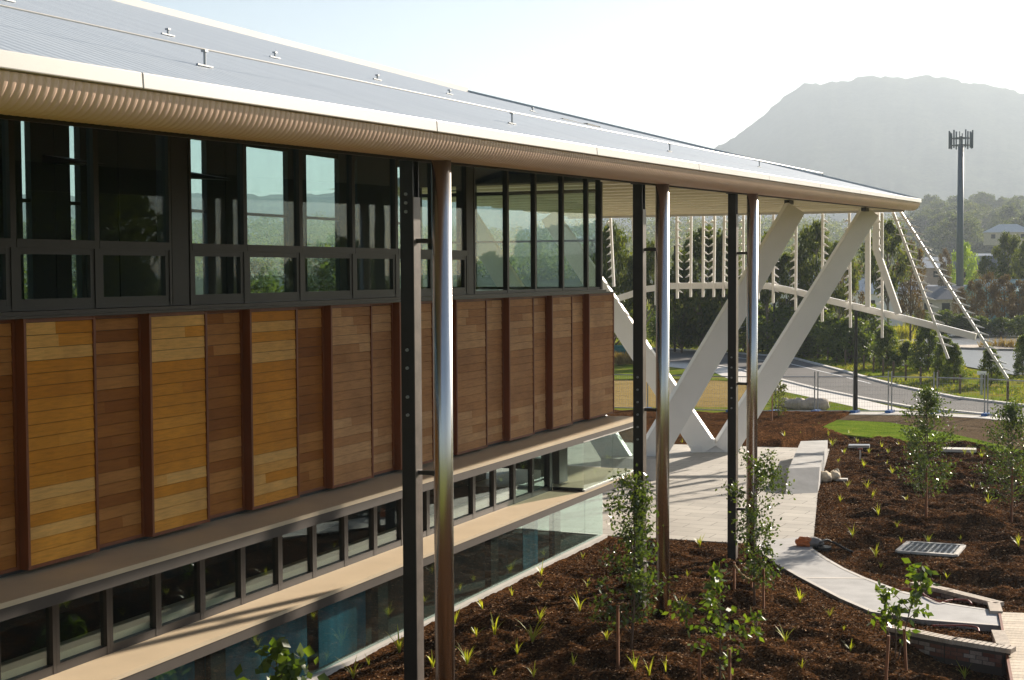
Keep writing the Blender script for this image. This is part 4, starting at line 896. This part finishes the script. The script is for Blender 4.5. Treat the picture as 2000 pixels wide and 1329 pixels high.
def clump(name, label, cat, P, mat, h, n, group):
    for p in P:
        C = np.array([p[0], p[1], 0])+np.column_stack([rng.normal(size=n)*h*.3, rng.normal(size=n)*h*.3, rng.uniform(0, .2, n)]); d = np.column_stack([rng.normal(size=n)*.3, rng.normal(size=n)*.3, np.ones(n)])*h*rng.uniform(.5, 1.1, n)[:, None]
        sv = np.column_stack([rng.normal(size=n), rng.normal(size=n), np.zeros(n)])*.04; V = np.stack([C-sv, C+sv, C+d+sv*.1, C+d-sv*.1], 1).reshape(-1, 3)
        tag(link_np(name, V, np.arange(4*n).reshape(-1, 4), mat), label, cat, group)
clump('reed_clump', 'straw brown clump of reeds standing in the bright pond', 'reeds', [gp(x, y) for x, y in ((1948, 679), (1962, 680), (1975, 681), (1990, 682), (1998, 680), (1925, 681))], M['reed'], .85, 55, 'reeds on the pond spit')
clump('reed_clump', 'tall dry grass clump on the field right of the timber corner', 'grass clump', [gp(x, y) for x, y in ((1203, 712), (1215, 713), (1228, 712), (1240, 712))], M['reed'], .8, 160, 'dry grass clumps on the field')
clump('yellow_shrub', 'bright yellow flowering shrub among the greenery along the pond', 'shrub', [gp(x, y) for x, y in ((1765, 664), (1768, 700), (1790, 640), (1780, 640), (1722, 690), (1372, 672), (1362, 672), (1505, 684))], M['leaf_yellow'], 1.5, 200, 'yellow flowering shrubs')
n_ = 26000; bx, by = rng.uniform(1380, 2060, n_), rng.uniform(684, 800, n_)
Pb = np.array([gp(a_, b_) for a_, b_ in zip(bx, by)]); pxy = np.column_stack([bx, by])
kp = ~inpoly(pxy, RT+RB[::-1]) & ~inpoly(pxy, RB+[(2200, 1000), (1000, 1000)]) & ~inpoly(pxy, [(1845, 640), (2100, 640), (2100, 714), (1985, 734), (1885, 718)]) & (np.sin(Pb[:, 0]*.9)+np.sin(Pb[:, 1]*.6+Pb[:, 0]*.4)+rng.normal(size=n_)*.6 > -.3)
Pb = Pb[kp]; Pb[:, 2] = -.15; n_ = len(Pb); dv = np.column_stack([rng.normal(size=n_)*.12, rng.normal(size=n_)*.12, rng.uniform(.05, .22, n_)]); sv = np.column_stack([rng.normal(size=n_), rng.normal(size=n_), np.zeros(n_)])*.06
tag(link_np('bank_grass', np.stack([Pb-sv, Pb+sv, Pb+dv+sv*.15, Pb+dv-sv*.15], 1).reshape(-1, 3), np.arange(4*n_).reshape(-1, 4), M['bank_blade']), kind='stuff')
struct('pond_spit', MB().prism(g2([(1855, 677), (1900, 676), (2100, 679), (2100, 686), (1960, 684), (1870, 681)]), -.1, .12), M['rock'])
pc = gp(1912, 652); pd_ = gp(1972, 650); T = thing('culvert', 'grey concrete culvert headwall on the far bank of the pond', 'culvert', (pc+pd_)/2)
u_ = (pd_-pc)/np.linalg.norm(pd_-pc); v_ = np.array([-u_[1], u_[0], 0]); L = np.linalg.norm(pd_-pc)
MB().prism_lt([pc, pd_, pd_+v_*1.5, pc+v_*1.5], [pc+u_*.8+v_*1.0+[0, 0, .9], pd_-u_*.8+v_*1.0+[0, 0, .9], pd_-u_*.8+v_*1.5+[0, 0, .9], pc+u_*.8+v_*1.5+[0, 0, .9]]).build('headwall', M['mast'], T)
mm = (pc+pd_)/2; MB().bar(mm-v_*.05+[0, 0, .02], mm+v_*.98+[0, 0, .93], .12, .08, u_).build('rib', M['conc'], T)
def house(name, label, cx_, D, zb, w, d, h, rh, wall, roofm, hip=False, rot=0.):
    c = atd(cx_, 530, D); c = np.array([c[0], c[1], zb]); T = thing(name, label, 'house', c); a = -math.atan2(c[0], c[1])+rot
    e1 = np.array([math.cos(a), math.sin(a), 0]); e2 = np.array([-math.sin(a), math.cos(a), 0]); P = lambda s, t, z: c+e1*s+e2*t+np.array([0, 0, z])
    MB().prism_lt([P(-w/2, -d/2, -1), P(w/2, -d/2, -1), P(w/2, d/2, -1), P(-w/2, d/2, -1)], [P(-w/2, -d/2, h), P(w/2, -d/2, h), P(w/2, d/2, h), P(-w/2, d/2, h)]).build('wall', wall, T)
    o = .5; i_ = min(w, d)/2 if hip else -o
    V = [P(-w/2-o, -d/2-o, h+.01), P(w/2+o, -d/2-o, h+.01), P(w/2+o, d/2+o, h+.01), P(-w/2-o, d/2+o, h+.01), P(-w/2+i_, 0, h+rh), P(w/2-i_, 0, h+rh)]
    MB().add(V, [(0, 1, 5, 4), (2, 3, 4, 5), (1, 2, 5), (3, 0, 4), (3, 2, 1, 0)]).build('roof', roofm, T)
    for k in (-.3, 0, .3): MB().prism_lt([P(w*k-.6, -d/2-.04, h*.35), P(w*k+.6, -d/2-.04, h*.35), P(w*k+.6, -d/2-.004, h*.35), P(w*k-.6, -d/2-.004, h*.35)], [P(w*k-.6, -d/2-.04, h*.8), P(w*k+.6, -d/2-.04, h*.8), P(w*k+.6, -d/2-.004, h*.8), P(w*k-.6, -d/2-.004, h*.8)]).build('window', M['dark'], T)
    return T
M['roof_grey'] = simple('grey_roof_tiles', (.14, .14, .15), .6); M['roof_white'] = simple('white_roof_sheet', (.62, .6, .58), .5); M['wall_cream'] = simple('cream_house_wall', (.55, .48, .40), .8)
M['wall_pink'] = simple('pink_house_wall', (.48, .34, .28), .8); M['teal_sheet'] = simple('teal_shed_sheet', (.10, .22, .22), .5); M['carport'] = simple('carport_shade', (.05, .05, .05), .8)
house('house', 'grey roofed house with dark openings on the far bank left of the mast foot', 1832, 235, 0, 9, 8, 2.6, 2.0, M['wall_cream'], M['roof_grey'], rot=.3)
house('house', 'pale ribbed roof house directly behind the mast foot', 1866, 255, 0, 8, 8, 3.4, 1.2, M['wall_cream'], M['roof_white'])
house('house', 'house with a long dark grey roof right of the lime green tree', 1925, 330, 4.5, 14, 8, 2.6, 3.0, M['wall_pink'], M['roof_grey'])
house('house', 'pinkish house half hidden left of the lime green tree', 1835, 330, 4.5, 10, 8, 3.0, 2.4, M['wall_pink'], M['roof_white'], rot=.5)
house('house', 'small house with a pale hipped roof high on the wooded hill', 1968, 470, 15.5, 14, 9, 2.8, 2.6, M['wall_cream'], M['roof_white'], True)
house('house', 'low white roofed house at the foot of the wooded hill', 1945, 400, 7.5, 9, 8, 2.4, 1.4, M['wall_cream'], M['roof_white'])
house('shed', 'large teal metal shed at the right picture edge', 2010, 210, 0, 14, 10, 4.2, 1.6, M['teal_sheet'], M['teal_sheet'], rot=.4)
house('house', 'white walled house glimpsed between the gum trees behind the street lamp', 1530, 190, 0, 12, 8, 4.5, 2., M['white'], M['roof_white'])
house('house', 'white walled house glimpsed behind the bent hanger and the plain post', 1700, 200, 0, 12, 8, 4.0, 2., M['white'], M['roof_white'])
# mobile mast
mt = atd(1874, 600, 240); mt[2] = 0; T = thing('mobile_mast', 'tall grey mobile phone mast with a ring of antennas', 'mast', mt); h = hpx(mt, 283, 1875)
MB().tube([mt-[0, 0, .3], mt+[0, 0, h]], [.62, .42], 20).build('pole', M['mast'], T, True)
m = MB(); 
for z, r_ in ((h-.1, 1.5), (h+1.0, 1.5)):
    m.tube([mt+np.array([math.cos(a)*r_, math.sin(a)*r_, z]) for a in np.linspace(0, 2*math.pi, 25)], .05, 6)
    for k in range(6): a = k*math.pi/3; m.bar(mt+[0, 0, z], mt+np.array([math.cos(a)*r_, math.sin(a)*r_, z]), .08, .08)
m.tube([mt+[0, 0, h-.2], mt+[0, 0, h+1.3]], .3, 12); m.build('ring', M['mast'], T)
for k in range(12):
    a = k*math.pi/6; c = mt+np.array([math.cos(a)*1.75, math.sin(a)*1.75, h]); MB().bar(c-[0, 0, .6], c+[0, 0, 1.9 if k % 2 else 2.2], .22, .14, (math.cos(a), math.sin(a), 0)).build('antenna', M['mast'], T)

# ---------------------------------------------------------------- hills, mountain, far wood
def interp(x, pts): return float(np.interp(x, [p[0] for p in pts], [p[1] for p in pts]))
AZ = lambda px_: math.degrees(math.atan2(*ray(px_, 530)[:2]))
mprof = [(-1500, 400), (-400, 395), (0, 385), (130, 380), (240, 392), (330, 380), (460, 372), (560, 386), (660, 376), (760, 362), (860, 380), (1000, 395), (1120, 392), (1200, 372), (1300, 330), (1390, 291), (1450, 262), (1490, 226), (1530, 190), (1570, 167), (1640, 155), (1700, 150), (1790, 152), (1870, 156), (1930, 166), (2000, 180), (2150, 215), (2400, 280), (2800, 330), (4000, 400)]
def terr(name, prof, D0, Dr, D1, n_, jit, mat, nr=14):
    V = []; azs = np.linspace(-1500, 4000, n_)
    for px_ in azs:
        d = ray(px_, 530); dh = d[:2]/math.hypot(d[0], d[1]); top = atd(px_, interp(px_, prof), Dr)[2]
        for k in range(nr):
            t = k/(nr-1); D = D0+(D1-D0)*t
            s = (D-D0)/(Dr-D0) if D < Dr else 1-(D-Dr)/(D1-Dr)*.6
            s = max(0, s); s = s**1.35 if D < Dr else s
            z = -1+(top+1)*min(1, s)+jit*(math.sin(px_*.05+D*.011)+math.sin(px_*.021-D*.017+1)+.6*math.sin(px_*.11+D*.03)+.5*math.sin(px_*.23+2*math.sin(D*.02))+.35*rng.normal())*(.55 if 0 < k < nr-1 else 0); V.append((dh[0]*D, dh[1]*D, z))
    idx = np.arange(n_*nr).reshape(n_, nr); Fq = np.stack([idx[:-1, :-1], idx[1:, :-1], idx[1:, 1:], idx[:-1, 1:]], -1).reshape(-1, 4)
    return tag(link_np(name, np.array(V), Fq, mat, None, True), kind='structure')
terr('mountain', mprof, 1700, 3300, 4500, 700, 5, M['hill'], 29)
hprof = [(-1500, 470), (0, 455), (600, 450), (1000, 470), (1170, 455), (1300, 450), (1420, 452), (1560, 446), (1700, 455), (1800, 440), (1900, 436), (2000, 430), (2200, 440), (4000, 470)]
HD0, HDR = 420, 1050
terr('wooded_hill', hprof, HD0, HDR, 1500, 300, .4, M['hill'])
def hillz(px_, D):
    s = max(0, (D-HD0)/(HDR-HD0)); s = min(1, s**1.35); top = atd(px_, interp(px_, hprof), HDR)[2]; return -1+(top+1)*s
PROTOF = ['dense', 'gum', 'round']
for i in range(66):
    px_ = random.uniform(1780, 2040); D = random.uniform(620, 1050); d = ray(px_, 530); dh = d[:2]/math.hypot(d[0], d[1]); h = random.uniform(13, 23)
    tree(PROTOF[i % 3] if i % 3 < 2 else 'dense', 0, 0, h, h*random.uniform(.8, 1.3), 'hazy eucalyptus tree in the wood on the hill right of the roof tip', 'hillside_tree', group='trees on the hazy hill', loc=np.array([dh[0]*D, dh[1]*D, hillz(px_, D)-.3]))
CC = []
for i in range(900):
    px_ = random.uniform(-200, 1800); D = random.uniform(560, 1100); d = ray(px_, 530); dh = d[:2]/math.hypot(d[0], d[1]); h = random.uniform(5, 10)
    c = np.array([dh[0]*D, dh[1]*D, hillz(px_, D)+h*.6]); q = rng.normal(size=(170, 3)); q /= np.linalg.norm(q, axis=1)[:, None]; CC.append(c+q*h*np.array([1, 1, .8])*rng.uniform(.5, 1, (170, 1)))
V, Fq = leaves(np.concatenate(CC), 1.5, .7); tag(link_np('hill_wood', V, Fq, M['leaf_gum']), kind='stuff')
# trees on the far side of the building, seen through its windows, and off to the right, seen mirrored in its glass
for i, (x, y, h, w) in enumerate(((-62, 62, 9, 9), (-74, 92, 10, 11), (-52, 78, 8, 8), (-85, 88, 11, 12), (-60, 100, 9, 10), (-70, 72, 9, 9))):
    tree('dense', 0, 0, h, w, 'green tree behind the building, seen through its upper windows', 'evergreen_tree', group='trees behind the building', loc=np.array([x, y, 0.]))
for i, (x, y, h, w) in enumerate(((24, 60, 14, 13), (33, 62, 14, 13), (34, 76, 15, 14), (42, 72, 14, 14), (17, 74, 8, 7), (22, 88, 9, 8), (13, 92, 8.5, 7), (28, 70, 9, 8), (21, 58, 8, 7), (30, 100, 10, 9), (10, 110, 9, 8))):
    tree('dense' if i % 2 else 'gum', 0, 0, h, w, 'tree off to the right, seen only as a reflection in the facade glass', 'evergreen_tree', group='trees mirrored in the glass', loc=np.array([x, y, 0.]))

# ---------------------------------------------------------------- haze
hz = NB('haze_air'); hz.t.nodes.remove(hz.b); pv = hz.n('VolumePrincipled'); pv.inputs['Color'].default_value = (.77, .88, 1, 1); pv.inputs['Density'].default_value = .00019; pv.inputs['Anisotropy'].default_value = .30
hz.l(pv.outputs[0], hz.out.inputs['Volume'])
o = MB().box(-5600, 5600, -5600, 5600, -2.2, 560).build('haze', hz.m); tag(o, kind='stuff')
